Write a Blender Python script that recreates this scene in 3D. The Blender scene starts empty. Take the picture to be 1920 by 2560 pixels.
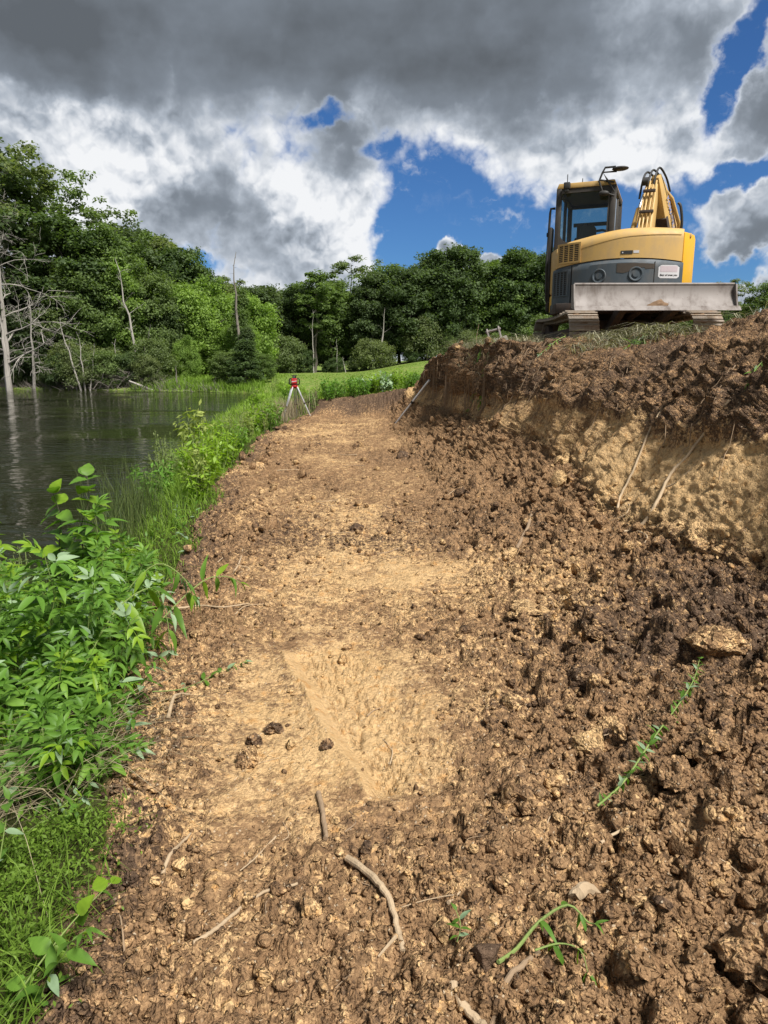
import bpy, math, random, os
import numpy as np
from mathutils import Vector, Matrix, Euler

R = math.radians
S = bpy.context.scene
COL = S.collection

# ------------------------------------------------------------------ camera
cam_d = bpy.data.cameras.new('camera')
cam = bpy.data.objects.new('camera', cam_d)
COL.objects.link(cam)
cam.location = (0, 0, 1.6)
cam.rotation_euler = (R(90 - 11.93), 0, 0)
cam_d.sensor_fit = 'VERTICAL'
cam_d.sensor_height = 24.0
cam_d.lens = 24.0 * 1775 / 2560
cam_d.clip_start = 0.05
cam_d.clip_end = 3000
S.camera = cam
S.render.resolution_x, S.render.resolution_y = 768, 1024

# ------------------------------------------------------------------ exposure, sun
S.view_settings.view_transform = 'Standard'
S.view_settings.look = 'None'
S.view_settings.gamma = 1
S.view_settings.use_curve_mapping = False
S.view_settings.exposure = 0.85
SUN_EL, SUN_AZ = 55.0, 138.0           # azimuth from +Y towards +X
sun_d = bpy.data.lights.new('sun', 'SUN')
sun_d.energy = 4.3
sun_d.angle = R(14)
sun_d.color = (1.0, 0.965, 0.91)
sun = bpy.data.objects.new('sun', sun_d)
COL.objects.link(sun)
sd = Vector((math.sin(R(SUN_AZ)) * math.cos(R(SUN_EL)), math.cos(R(SUN_AZ)) * math.cos(R(SUN_EL)), math.sin(R(SUN_EL))))
sun.rotation_euler = sd.to_track_quat('Z', 'Y').to_euler()
sun.location = sd * 50

# ------------------------------------------------------------------ node helpers
class NT:
    def __init__(s, nt):
        s.nt = nt
    def n(s, t, **kw):
        nd = s.nt.nodes.new(t)
        for k, v in kw.items():
            setattr(nd, k, v)
        return nd
    def link(s, a, b):
        s.nt.links.new(a, b)
    def _in(s, sock, v):
        if isinstance(v, bpy.types.NodeSocket):
            s.link(v, sock)
        elif v is not None:
            sock.default_value = v
    def math(s, op, a, b=None, c=None, clamp=False):
        nd = s.n('ShaderNodeMath', operation=op, use_clamp=clamp)
        for i, v in enumerate((a, b, c)):
            if v is not None:
                s._in(nd.inputs[i], v)
        return nd.outputs[0]
    def vmath(s, op, a, b=None, scale=None):
        nd = s.n('ShaderNodeVectorMath', operation=op)
        s._in(nd.inputs[0], a)
        if b is not None:
            s._in(nd.inputs[1], b)
        if scale is not None:
            s._in(nd.inputs['Scale'], scale)
        return nd.outputs['Value'] if op in ('LENGTH', 'DOT_PRODUCT', 'DISTANCE') else nd.outputs[0]
    def smooth(s, x, a, b, lo=0.0, hi=1.0):
        nd = s.n('ShaderNodeMapRange', interpolation_type='SMOOTHSTEP')
        s._in(nd.inputs['Value'], x)
        for k, v in (('From Min', a), ('From Max', b), ('To Min', lo), ('To Max', hi)):
            s._in(nd.inputs[k], v)
        return nd.outputs[0]
    def lin(s, x, a, b, lo=0.0, hi=1.0):
        nd = s.n('ShaderNodeMapRange')
        s._in(nd.inputs['Value'], x)
        for k, v in (('From Min', a), ('From Max', b), ('To Min', lo), ('To Max', hi)):
            s._in(nd.inputs[k], v)
        return nd.outputs[0]
    def noise(s, vec, scale, detail=4.0, rough=0.55, lac=2.0, dist=0.0, out=0):
        nd = s.n('ShaderNodeTexNoise')
        if vec is not None:
            s.link(vec, nd.inputs['Vector'])
        nd.inputs['Scale'].default_value = scale
        nd.inputs['Detail'].default_value = detail
        nd.inputs['Roughness'].default_value = rough
        nd.inputs['Lacunarity'].default_value = lac
        nd.inputs['Distortion'].default_value = dist
        return nd.outputs[out]
    def voronoi(s, vec, scale, feature='F1', rnd=1.0, out='Distance'):
        nd = s.n('ShaderNodeTexVoronoi', feature=feature)
        if vec is not None:
            s.link(vec, nd.inputs['Vector'])
        nd.inputs['Scale'].default_value = scale
        nd.inputs['Randomness'].default_value = rnd
        return nd.outputs[out]
    def mix(s, f, a, b, blend='MIX'):
        nd = s.n('ShaderNodeMix', data_type='RGBA', blend_type=blend)
        s._in(nd.inputs[0], f)
        s._in(nd.inputs[6], (*a, 1) if isinstance(a, tuple) and len(a) == 3 else a)
        s._in(nd.inputs[7], (*b, 1) if isinstance(b, tuple) and len(b) == 3 else b)
        return nd.outputs[2]
    def mapping(s, vec, loc=(0, 0, 0), rot=(0, 0, 0), scale=(1, 1, 1), typ='POINT'):
        nd = s.n('ShaderNodeMapping', vector_type=typ)
        s.link(vec, nd.inputs[0])
        nd.inputs['Location'].default_value = loc
        nd.inputs['Rotation'].default_value = rot
        nd.inputs['Scale'].default_value = scale
        return nd.outputs[0]

# ------------------------------------------------------------------ world: blue sky and broken cumulus
world = bpy.data.worlds.new('World')
S.world = world
world.use_nodes = True
wt = world.node_tree
wt.nodes.clear()
W = NT(wt)
wo = W.n('ShaderNodeOutputWorld')
bg = W.n('ShaderNodeBackground')
W.link(bg.outputs[0], wo.inputs[0])
sky = W.n('ShaderNodeTexSky', sky_type='NISHITA')
sky.sun_disc = False
sky.sun_elevation = R(SUN_EL)
sky.sun_rotation = R(SUN_AZ)
sky.air_density = 1.0
sky.dust_density = 0.2
sky.ozone_density = 3.0
SKY_K = 0.05
tc = W.n('ShaderNodeTexCoord')
D3 = tc.outputs['Generated']
sp = W.n('ShaderNodeSeparateXYZ')
W.link(D3, sp.inputs[0])
az = W.math('MULTIPLY', W.math('ARCTAN2', sp.outputs[0], sp.outputs[1]), 57.2958)
el = W.math('MULTIPLY', W.math('ARCSINE', sp.outputs[2]), 57.2958)
# domain warp so that every cloud edge billows
wc1 = W.vmath('SUBTRACT', W.noise(D3, 5.5, 3, 0.5, out=1), (0.5, 0.5, 0.5))
wc2 = W.vmath('SUBTRACT', W.noise(D3, 26.0, 5, 0.55, out=1), (0.5, 0.5, 0.5))
warp = W.vmath('ADD', W.vmath('SCALE', wc1, scale=9.0), W.vmath('SCALE', wc2, scale=4.5))
cb = W.n('ShaderNodeCombineXYZ')
W.link(az, cb.inputs[0]); W.link(el, cb.inputs[1])
AE = W.vmath('ADD', cb.outputs[0], warp)
warp_s = W.vmath('ADD', W.vmath('SCALE', wc1, scale=5.0), W.vmath('SCALE', wc2, scale=3.5))
AEs = W.vmath('ADD', cb.outputs[0], warp_s)
def blob(a, e, ra, re, rot=0, src=None, inner=0.0):
    v = W.mapping(src if src is not None else AE, (a, e, 0), (0, 0, R(rot)), (ra, re, 1000), 'TEXTURE')
    return W.smooth(W.vmath('LENGTH', v), 1.18, inner)
def total(base, items):
    acc = base
    for b, k in items:
        acc = W.math('MULTIPLY_ADD', b, k, acc)
    return acc
n_big = W.noise(D3, 3.2, 2, 0.5)
n_mid = W.noise(W.mapping(D3, scale=(1, 1, 1.7)), 7.0, 4, 0.5)
n_fine = W.noise(D3, 30.0, 5, 0.6)
# cauliflower puffs: fractal cells on slightly warped directions
Dw = W.vmath('ADD', D3, W.vmath('SCALE', wc2, scale=0.020))
def puffs(v, scale):
    acc = None
    for k, (f, a) in enumerate(((1.0, 1.0), (2.1, 0.55), (4.3, 0.30), (8.8, 0.17))):
        b_ = W.math('MULTIPLY', W.math('ABSOLUTE', W.math('SUBTRACT', W.noise(v, scale * f, 0.0), 0.5)), a * 2.0)
        acc = b_ if acc is None else W.math('ADD', acc, b_)
    return acc
pf = puffs(Dw, 15.0)
pf_up = puffs(W.vmath('ADD', Dw, (0.004, 0.0, 0.015)), 15.0)
cover0 = W.math('ADD', W.math('MULTIPLY_ADD', W.math('SUBTRACT', n_big, 0.5), 1.0, 0.86), W.lin(el, 14, 20, 0.0, 0.55))
cover1 = total(cover0, [
    (blob(3.6, 11.0, 6.6, 4.8, 10, AEs), -1.9), (blob(11.5, 8.8, 8.0, 4.8, 0, AEs), -1.7), (blob(19.5, 10.2, 6.5, 4.0, 0, AEs), -1.7),
    (blob(26.5, 12.4, 6.0, 1.7, 0, AEs), -1.5), (blob(25.5, 6.6, 7.0, 1.5, 0, AEs), -1.1), (blob(1.6, 7.0, 4.2, 4.0, 0, AEs), -1.5), (blob(5.0, 4.5, 6.0, 3.2, 0, AEs), -1.2), (blob(19.5, 6.6, 6.0, 2.6, 0, AEs), -1.3),
    (blob(24.0, 18.6, 1.9, 6.2, -22, AEs), -2.0), (blob(27.0, 23.0, 2.4, 2.4, 0, AEs), -1.2), (blob(-4.3, 17.2, 1.8, 1.0, 0, AEs), -1.25), (blob(-0.6, 14.8, 2.4, 1.2, 0, AEs), -0.9), (blob(-14.8, 6.9, 2.2, 0.9, 0, AEs), -1.0),
    (blob(4.6, 7.3, 2.3, 2.2, 20, AEs), 3.4), (blob(7.6, 6.9, 3.2, 1.5, 0, AEs), 2.8), (blob(12.5, 6.0, 3.0, 1.0, 0, AEs), 1.3), (blob(26.0, 9.7, 4.6, 2.7, -8, AEs), 1.9), (blob(24.5, 5.0, 6.0, 1.2, 0, AEs), 1.6),
    (blob(7.0, 11.3, 1.0, 0.6, 0, AEs), 0.8), (blob(10.0, 11.0, 1.3, 0.6, 0, AEs), 0.7),
    (blob(27.5, 16.2, 4.2, 3.4, 30, AEs), 1.3), (blob(17.5, 14.9, 8.0, 2.2, 0, AEs), 1.0), (blob(-5.0, 9.0, 7.0, 6.0, 0, AEs), 1.1), (blob(-20, 12, 14, 6), 0.8)])
dens = W.math('ADD', cover1, W.math('MULTIPLY_ADD', W.math('SUBTRACT', n_mid, 0.5), 0.9, W.math('MULTIPLY_ADD', W.math('SUBTRACT', n_fine, 0.5), 0.85, W.math('MULTIPLY', W.math('SUBTRACT', pf, 0.45), 0.75))))
cov = W.smooth(dens, 0.08, 0.98)
n_wisp = W.noise(W.mapping(W.vmath('ADD', D3, W.vmath('SCALE', wc2, scale=0.05)), scale=(1, 1, 1.6)), 17.0, 6, 0.62)
veil = W.math('MULTIPLY', W.smooth(n_wisp, 0.53, 0.80), W.smooth(dens, -1.3, 0.1, 0.08, 0.75))
cov = W.math('MAXIMUM', cov, veil)
# how deep in shadow a cloud is: the overhead bank is dark, the cumulus beyond it white
grey = total(W.lin(el, 13.5, 20.0, 0.27, 0.72), [
    (blob(-4.5, 15.0, 7.5, 3.6), 0.40), (blob(-12.5, 10.2, 4.8, 5.0), 0.45), (blob(-24, 20.5, 13, 4.5), 0.20), (blob(10, 19, 9, 3.5), 0.16),
    (blob(-22, 14.6, 11, 3.0, -5), -0.55), (blob(-21.0, 10.8, 6.5, 3.0, 10), -0.75), (blob(-7.0, 11.6, 4.6, 3.0), -0.48), (blob(-2.5, 9.3, 4.0, 3.4), -0.48),
    (blob(-4, 6.0, 8, 2.0), 0.14), (blob(17, 15.4, 10, 2.6), -0.50), (blob(3, 15.4, 6, 2.2), -0.34), (blob(-1.5, 18.3, 3, 1.5), -0.25),
    (blob(20.5, 15.2, 3.6, 1.5), 0.38), (blob(28, 16.6, 4.5, 3.0, 30), 0.40), (blob(22, 23, 8, 6, 20), -0.42), (blob(27, 8.2, 5, 1.3), 0.30), (blob(24.5, 10.2, 2.6, 1.6), -0.15)])
gd = W.math('ADD', grey, W.math('MULTIPLY_ADD', W.math('SUBTRACT', n_mid, 0.5), 0.85, W.math('MULTIPLY', W.math('SUBTRACT', n_big, 0.5), 0.6)))
relief = W.math('MULTIPLY_ADD', W.math('SUBTRACT', pf, pf_up), 0.70, W.math('MULTIPLY', W.math('SUBTRACT', pf, 0.45), 0.22))
thick = W.smooth(dens, 0.60, 1.7)
gd2 = W.math('SUBTRACT', W.math('MULTIPLY_ADD', thick, 0.20, gd), W.math('MULTIPLY', relief, W.lin(gd, 0.15, 0.65, 1.0, 0.10)), clamp=False)
gd2 = W.math('SUBTRACT', W.math('MULTIPLY', gd2, 0.86), W.smooth(dens, 1.15, 0.50, 0.0, 0.20), clamp=True)
ramp = W.n('ShaderNodeValToRGB')
W.link(gd2, ramp.inputs[0])
er = ramp.color_ramp
er.elements[0].position = 0.0; er.elements[0].color = (0.50, 0.508, 0.52, 1)
er.elements[1].position = 1.0; er.elements[1].color = (0.068, 0.077, 0.088, 1)
for p, c in ((0.18, (0.40, 0.418, 0.445)), (0.42, (0.235, 0.262, 0.30)), (0.68, (0.120, 0.138, 0.162))):
    e = er.elements.new(p); e.color = (*c, 1)
skyc = W.vmath('MULTIPLY', W.vmath('SCALE', sky.outputs[0], scale=SKY_K), (0.38, 0.66, 1.02))
W.link(W.mix(cov, skyc, ramp.outputs[0]), bg.inputs[0])
bg.inputs[1].default_value = 1.0
world.cycles.sampling_method = 'MANUAL'
world.cycles.sample_map_resolution = 512
#ENDWORLD

# ------------------------------------------------------------------ numpy noise
_rng = np.random.default_rng(11)
_PERM = np.concatenate([_rng.permutation(256)] * 3).astype(np.int64)
_G = _rng.normal(size=(256, 3)); _G /= np.linalg.norm(_G, axis=1)[:, None]
_RV = _rng.random((256, 4))
def _h(ix, iy, iz, seed=0):
    return _PERM[(_PERM[(_PERM[(ix + seed * 17) & 255] + iy) & 255] + iz) & 255]
def perlin(P, seed=0):
    I = np.floor(P).astype(np.int64); F = P - I
    U = F * F * F * (F * (F * 6 - 15) + 10)
    out = 0
    for dx in (0, 1):
        wx = U[:, 0] if dx else 1 - U[:, 0]
        for dy in (0, 1):
            wy = U[:, 1] if dy else 1 - U[:, 1]
            for dz in (0, 1):
                wz = U[:, 2] if dz else 1 - U[:, 2]
                g = _G[_h(I[:, 0] + dx, I[:, 1] + dy, I[:, 2] + dz, seed)]
                out = out + wx * wy * wz * (g[:, 0] * (F[:, 0] - dx) + g[:, 1] * (F[:, 1] - dy) + g[:, 2] * (F[:, 2] - dz))
    return out
def fbm(P, octv=4, seed=0, gain=0.5):
    a, s, o = 1.0, 1.0, 0
    for k in range(octv):
        o = o + a * perlin(P * s + k * 7.3, seed + k)
        a *= gain; s *= 2.03
    return o
def lumps(P, seed=0, keep=0.8, rmin=0.35, rmax=0.75):
    """height of rounded lumps scattered one per cell (in cell units)"""
    I = np.floor(P).astype(np.int64); F = P - I
    out = np.zeros(len(P))
    for dx in (-1, 0, 1):
        for dy in (-1, 0, 1):
            for dz in (-1, 0, 1):
                h = _h(I[:, 0] + dx, I[:, 1] + dy, I[:, 2] + dz, seed)
                r = _RV[h]
                rad = rmin + (rmax - rmin) * r[:, 3]
                d2 = (F[:, 0] - dx - r[:, 0]) ** 2 + (F[:, 1] - dy - r[:, 1]) ** 2 + (F[:, 2] - dz - r[:, 2]) ** 2
                v = np.sqrt(np.maximum(rad * rad - d2, 0))
                v[((h * 37) & 255) > keep * 255] = 0
                out = np.maximum(out, v)
    return out
def blocks(P, seed=0, tilt=0.9):
    """broken facets: each cell a tilted chunk of its own height"""
    I = np.floor(P).astype(np.int64); F = P - I
    best = np.full(len(P), 1e9); out = np.zeros(len(P))
    for dx in (-1, 0, 1):
        for dy in (-1, 0, 1):
            for dz in (-1, 0, 1):
                h = _h(I[:, 0] + dx, I[:, 1] + dy, I[:, 2] + dz, seed)
                r = _RV[h]
                ex, ey, ez = F[:, 0] - dx - r[:, 0], F[:, 1] - dy - r[:, 1], F[:, 2] - dz - r[:, 2]
                d2 = ex * ex + ey * ey + ez * ez
                g = _G[(h * 7 + 3) & 255]
                v = r[:, 3] + tilt * (g[:, 0] * ex + g[:, 1] * ey + g[:, 2] * ez) - 0.7 * d2
                k = d2 < best
                best = np.where(k, d2, best); out = np.where(k, v, out)
    return out
def sstep(x, a, b):
    t = np.clip((x - a) / (b - a), 0, 1)
    return t * t * (3 - 2 * t)

# ------------------------------------------------------------------ mesh helpers
def np_mesh(name, V, F, smooth=True):
    """V (n,3); F (m,k) of one polygon size"""
    V = np.ascontiguousarray(V, dtype=np.float32); F = np.ascontiguousarray(F, dtype=np.int32)
    me = bpy.data.meshes.new(name)
    m, k = F.shape
    me.vertices.add(len(V)); me.vertices.foreach_set('co', V.ravel())
    me.loops.add(m * k); me.loops.foreach_set('vertex_index', F.ravel())
    me.polygons.add(m)
    me.polygons.foreach_set('loop_start', np.arange(0, m * k, k, dtype=np.int32))
    me.update(calc_edges=True)
    if smooth:
        me.polygons.foreach_set('use_smooth', np.ones(m, dtype=bool))
    return me
def set_attr(me, name, arr, dom='POINT'):
    a = me.attributes.new(name, 'FLOAT', dom)
    a.data.foreach_set('value', np.ascontiguousarray(arr, dtype=np.float32))
def add(name, me, parent=None, mat=None, loc=None, rot=None, scale=None):
    o = bpy.data.objects.new(name, me)
    COL.objects.link(o)
    if parent is not None:
        o.parent = parent
    if mat is not None and me is not None and not me.materials:
        me.materials.append(mat)
    if loc is not None: o.location = loc
    if rot is not None: o.rotation_euler = rot
    if scale is not None: o.scale = scale if hasattr(scale, '__len__') else (scale,) * 3
    return o
def tag(o, label, cat, group=None, kind=None):
    o['label'] = label
    if cat: o['category'] = cat
    if group: o['group'] = group
    if kind: o['kind'] = kind
    return o
def empty(name, loc=(0, 0, 0), rot=(0, 0, 0)):
    o = bpy.data.objects.new(name, None)
    COL.objects.link(o)
    o.location = loc; o.rotation_euler = rot
    o.empty_display_size = 0.1
    return o
class MB:
    """collects solid shapes; build() links them as one mesh object"""
    def __init__(s):
        s.V = []; s.F = []; s.n = 0
    def raw(s, V, F):
        V = [tuple(map(float, v)) for v in V]
        s.F += [tuple(i + s.n for i in f) for f in F]
        s.V += V; s.n += len(V)
        return s
    def box(s, c, d, M=None, taper=None):
        x, y, z = d[0] / 2, d[1] / 2, d[2] / 2
        tx, ty = taper or (1, 1)
        vs = [(-x, -y, -z), (x, -y, -z), (x, y, -z), (-x, y, -z), (-x * tx, -y * ty, z), (x * tx, -y * ty, z), (x * tx, y * ty, z), (-x * tx, y * ty, z)]
        vs = [Vector(v) for v in vs]
        if M is not None: vs = [M @ v for v in vs]
        vs = [v + Vector(c) for v in vs]
        return s.raw(vs, [(0, 3, 2, 1), (4, 5, 6, 7), (0, 1, 5, 4), (1, 2, 6, 5), (2, 3, 7, 6), (3, 0, 4, 7)])
    def bar(s, a, b, w, h=None, up=(0, 0, 1)):
        a, b = Vector(a), Vector(b); h = h or w
        d = (b - a); L = d.length; d.normalize()
        u = Vector(up)
        if abs(d.dot(u)) > 0.98: u = Vector((0, 1, 0))
        sx = d.cross(u).normalized(); uz = sx.cross(d)
        M = Matrix((sx, d, uz)).transposed()
        return s.box((a + b) / 2, (w, L, h), M)
    def tube(s, pts, rad, n=8, cap=True, squash=None):
        pts = [Vector(p) for p in pts]
        if not hasattr(rad, '__len__'): rad = [rad] * len(pts)
        V = []; ref = None
        for i, p in enumerate(pts):
            t = (pts[min(i + 1, len(pts) - 1)] - pts[max(i - 1, 0)])
            if t.length < 1e-9: t = Vector((0, 0, 1))
            t.normalize()
            if ref is None:
                ref = t.orthogonal().normalized()
            ref = (ref - t * ref.dot(t))
            if ref.length < 1e-6: ref = t.orthogonal()
            ref.normalize()
            b = t.cross(ref)
            for k in range(n):
                a = 2 * math.pi * k / n
                V.append(p + (ref * math.cos(a) + b * math.sin(a)) * rad[i])
        F = []
        for i in range(len(pts) - 1):
            for k in range(n):
                F.append((i * n + k, i * n + (k + 1) % n, (i + 1) * n + (k + 1) % n, (i + 1) * n + k))
        if cap:
            F.append(tuple(range(n - 1, -1, -1))); F.append(tuple((len(pts) - 1) * n + k for k in range(n)))
        return s.raw(V, F)
    def disc(s, c, axis, r, h, n=20):
        a = Vector(axis).normalized()
        return s.tube([Vector(c) - a * h / 2, Vector(c) + a * h / 2], r, n)
    def prism(s, poly, axis, a, b):
        """2-D polygon extruded along axis 'x','y' or 'z' from a to b"""
        def P(u, v, t):
            return {'x': (t, u, v), 'y': (u, t, v), 'z': (u, v, t)}[axis]
        n = len(poly)
        V = [P(u, v, a) for u, v in poly] + [P(u, v, b) for u, v in poly]
        F = [tuple(range(n)), tuple(range(2 * n - 1, n - 1, -1))]
        F += [(i, (i + 1) % n, n + (i + 1) % n, n + i) for i in range(n)]
        return s.raw(V, F)
    def build(s, name, mat, parent=None, bevel=0, smooth=True, seg=2, fix=True):
        me = bpy.data.meshes.new(name)
        me.from_pydata(s.V, [], s.F)
        me.update()
        if fix:
            import bmesh
            bm = bmesh.new(); bm.from_mesh(me)
            bmesh.ops.recalc_face_normals(bm, faces=bm.faces)
            if bevel:
                es = [e for e in bm.edges if len(e.link_faces) == 2 and e.calc_face_angle(0) > 0.5]
                bmesh.ops.bevel(bm, geom=es, offset=bevel, segments=seg, affect='EDGES', profile=0.5)
            bm.to_mesh(me); bm.free()
        if smooth:
            me.polygons.foreach_set('use_smooth', np.ones(len(me.polygons), dtype=bool))
            try: me.set_sharp_from_angle(angle=R(35))
            except Exception: pass
        return add(name, me, parent, mat)

# ------------------------------------------------------------------ materials
def mat_new(name):
    m = bpy.data.materials.new(name)
    m.use_nodes = True
    nt = m.node_tree
    b = nt.nodes['Principled BSDF']
    return m, NT(nt), b
def attr(N, name):
    nd = N.n('ShaderNodeAttribute'); nd.attribute_name = name
    return nd.outputs['Fac']
def objpos(N):
    return N.n('ShaderNodeTexCoord').outputs['Object']
def wpos(N):
    return N.n('ShaderNodeNewGeometry').outputs['Position']
def bump(N, b, h, dist=0.01, strength=1.0):
    nd = N.n('ShaderNodeBump')
    nd.inputs['Strength'].default_value = strength
    nd.inputs['Distance'].default_value = dist
    N.link(h, nd.inputs['Height']); N.link(nd.outputs[0], b.inputs['Normal'])

TAN = (0.52, 0.335, 0.155)
TAN2 = (0.56, 0.385, 0.205)
BROWN = (0.225, 0.134, 0.070)
DARK = (0.080, 0.054, 0.038)
def soil_color(N, P, tan, dark, lo):
    """real soil colours: pale clay, brown loam, dark humus; every crumb its own shade"""
    n1 = N.noise(P, 2.3, 4, 0.62); n2 = N.noise(P, 14.0, 4, 0.65); n3 = N.noise(P, 70.0, 3, 0.6)
    n0 = N.noise(N.mapping(P, scale=(1.0, 0.75, 1.0)), 5.0, 6, 0.68)
    Pw = N.vmath('ADD', P, N.vmath('SCALE', N.vmath('SUBTRACT', N.noise(P, 30.0, 2, out=1), (0.5, 0.5, 0.5)), scale=0.022))
    va = N.n('ShaderNodeTexVoronoi'); N.link(Pw, va.inputs['Vector']); va.inputs['Scale'].default_value = 34.0
    vb = N.n('ShaderNodeTexVoronoi'); N.link(Pw, vb.inputs['Vector']); vb.inputs['Scale'].default_value = 85.0
    sa = N.n('ShaderNodeSeparateColor'); N.link(va.outputs['Color'], sa.inputs[0])
    sb = N.n('ShaderNodeSeparateColor'); N.link(vb.outputs['Color'], sb.inputs[0])
    cell = N.math('ADD', N.math('MULTIPLY_ADD', sa.outputs[0], 0.55, -0.275), N.math('MULTIPLY_ADD', sb.outputs[0], 0.45, -0.225))
    cellm = N.math('MULTIPLY', cell, N.lin(lo, 0.0, 0.6, 0.35, 1.0))
    wob = N.math('ADD', N.math('MULTIPLY_ADD', n0, 1.1, -0.55), N.math('ADD', N.math('MULTIPLY_ADD', n2, 0.9, -0.45), N.math('ADD', N.math('MULTIPLY_ADD', n3, 0.7, -0.35), cellm)))
    t = N.smooth(N.math('ADD', tan, wob), 0.22, 0.85)
    d = N.smooth(N.math('ADD', dark, N.math('MULTIPLY', wob, -0.8)), 0.22, 0.90)
    clay = N.mix(n1, TAN, TAN2)
    clay = N.mix(N.smooth(n2, 0.52, 0.72), clay, (0.46, 0.255, 0.100))
    loam = N.mix(N.smooth(n2, 0.35, 0.68), BROWN, (0.32, 0.198, 0.105))
    c = N.mix(t, loam, clay)
    c = N.mix(d, c, N.mix(n2, DARK, (0.155, 0.100, 0.064)))
    hs = N.n('ShaderNodeHueSaturation'); N.link(c, hs.inputs['Color']); hs.inputs['Saturation'].default_value = 1.0
    N.link(N.math('MULTIPLY_ADD', cellm, 0.75, N.math('MULTIPLY_ADD', n3, 0.5, 0.76)), hs.inputs['Value'])
    speck = N.smooth(vb.outputs['Distance'], 0.42, 0.25)
    pick = N.smooth(sb.outputs[1], 0.90, 0.96)
    col = N.mix(N.math('MULTIPLY', N.math('MULTIPLY', speck, pick), 0.7), hs.outputs[0], (0.58, 0.47, 0.33))
    crumb = N.math('ADD', N.math('MULTIPLY', N.smooth(va.outputs['Distance'], 0.80, 0.0), 0.70), N.math('MULTIPLY', N.smooth(vb.outputs['Distance'], 0.80, 0.0), 0.45))
    return col, n2, n3, crumb
def make_soil(name, with_grass=False):
    m, N, b = mat_new(name)
    P = wpos(N)
    lo = attr(N, 'loose')
    c, n2, n3, crumb = soil_color(N, P, attr(N, 'tan'), attr(N, 'dark'), lo)
    if with_grass:
        g = N.smooth(N.math('ADD', attr(N, 'grassy'), N.math('MULTIPLY_ADD', n2, 0.5, -0.25)), 0.4, 0.7)
        c = N.mix(g, c, N.mix(n2, (0.035, 0.040, 0.014), (0.075, 0.080, 0.025)))
    N.link(c, b.inputs['Base Color'])
    b.inputs['Roughness'].default_value = 0.95
    b.inputs['Specular IOR Level'].default_value = 0.04
    hgt = N.math('MULTIPLY_ADD', crumb, N.lin(lo, 0.0, 0.6, 0.25, 1.0), N.math('MULTIPLY_ADD', N.noise(P, 160.0, 3, 0.7), 0.35, N.math('MULTIPLY_ADD', N.noise(P, 45.0, 4, 0.7), 0.9, N.math('MULTIPLY', n3, 0.3))))
    bump(N, b, hgt, 0.020, 1.0)
    return m
M_SOIL = make_soil('soil', True)

# ------------------------------------------------------------------ the lie of the land
def table(Y, pts):
    a = np.array(pts, dtype=float)
    return [np.interp(Y, a[:, 0], a[:, k]) for k in range(1, a.shape[1])]
WATER_Z = -0.8
T_B = [(-2, -2.5), (0, -2.6), (4, -3.0), (8, -3.6), (12, -4.2), (16, -4.9), (21, -5.6), (26, -6.4), (32, -7.2)]
T_C = [(-2, -0.7, 0.06), (0, -0.78, 0.06), (1.5, -0.93, 0.05), (2.4, -1.08, 0.03), (4.6, -1.45, 0.03), (9.7, -2.2, 0.02), (15.7, -2.65, 0.03), (19.5, -2.45, 0.05), (21.0, -2.0, 0.15), (24, -1.9, 0.25), (32, -2, 0.25)]
T_E = [(-2, 0.8, 0.03), (1.5, 0.65, 0.03), (2.4, 0.6, 0.04), (4.6, 0.6, 0.06), (9.7, 0.6, 0.06), (15.7, 0.2, 0.08), (20.7, 0.1, 0.10), (24, 0.1, 0.4), (32, 0.1, 0.7)]
T_F = [(-2, 2.6, 0.30), (2, 2.5, 0.32), (4.1, 2.34, 0.32), (6, 1.92, 0.32), (8.0, 1.95, 0.50), (8.7, 1.88, 0.62), (9.6, 1.62, 0.72), (13.5, 1.33, 0.68), (15.7, 1.08, 0.66), (17, 0.80, 0.60), (19, 0.75, 0.5), (21, 0.7, 0.6), (24, 0.8, 0.75), (32, 0.8, 0.8)]
T_G = [(-2, 2.9, 0.9), (2, 2.8, 0.95), (4.5, 2.55, 0.92), (6.2, 2.5, 1.02), (7.4, 2.35, 1.06), (8.7, 2.10, 1.12), (9.6, 1.82, 1.08), (13.5, 1.50, 0.98), (15.7, 1.24, 0.98), (17, 0.98, 0.98), (19, 1.0, 0.8), (21, 1.0, 0.8), (24, 1.1, 0.85), (32, 1.1, 0.9)]
T_H = [(-2, 4.6, 2.2), (4, 4.5, 2.30), (7, 4.4, 2.22), (8.1, 4.3, 2.06), (8.7, 3.85, 1.90), (9.3, 3.30, 1.88), (9.7, 2.85, 1.90), (10.8, 2.22, 1.88), (12.6, 1.76, 1.87), (14.4, 1.42, 1.84), (16.4, 1.20, 1.72), (17.2, 1.10, 1.62), (18.5, 1.4, 1.35), (21, 1.6, 1.1), (24, 1.9, 1.0), (32, 2.0, 1.0)]
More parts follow.
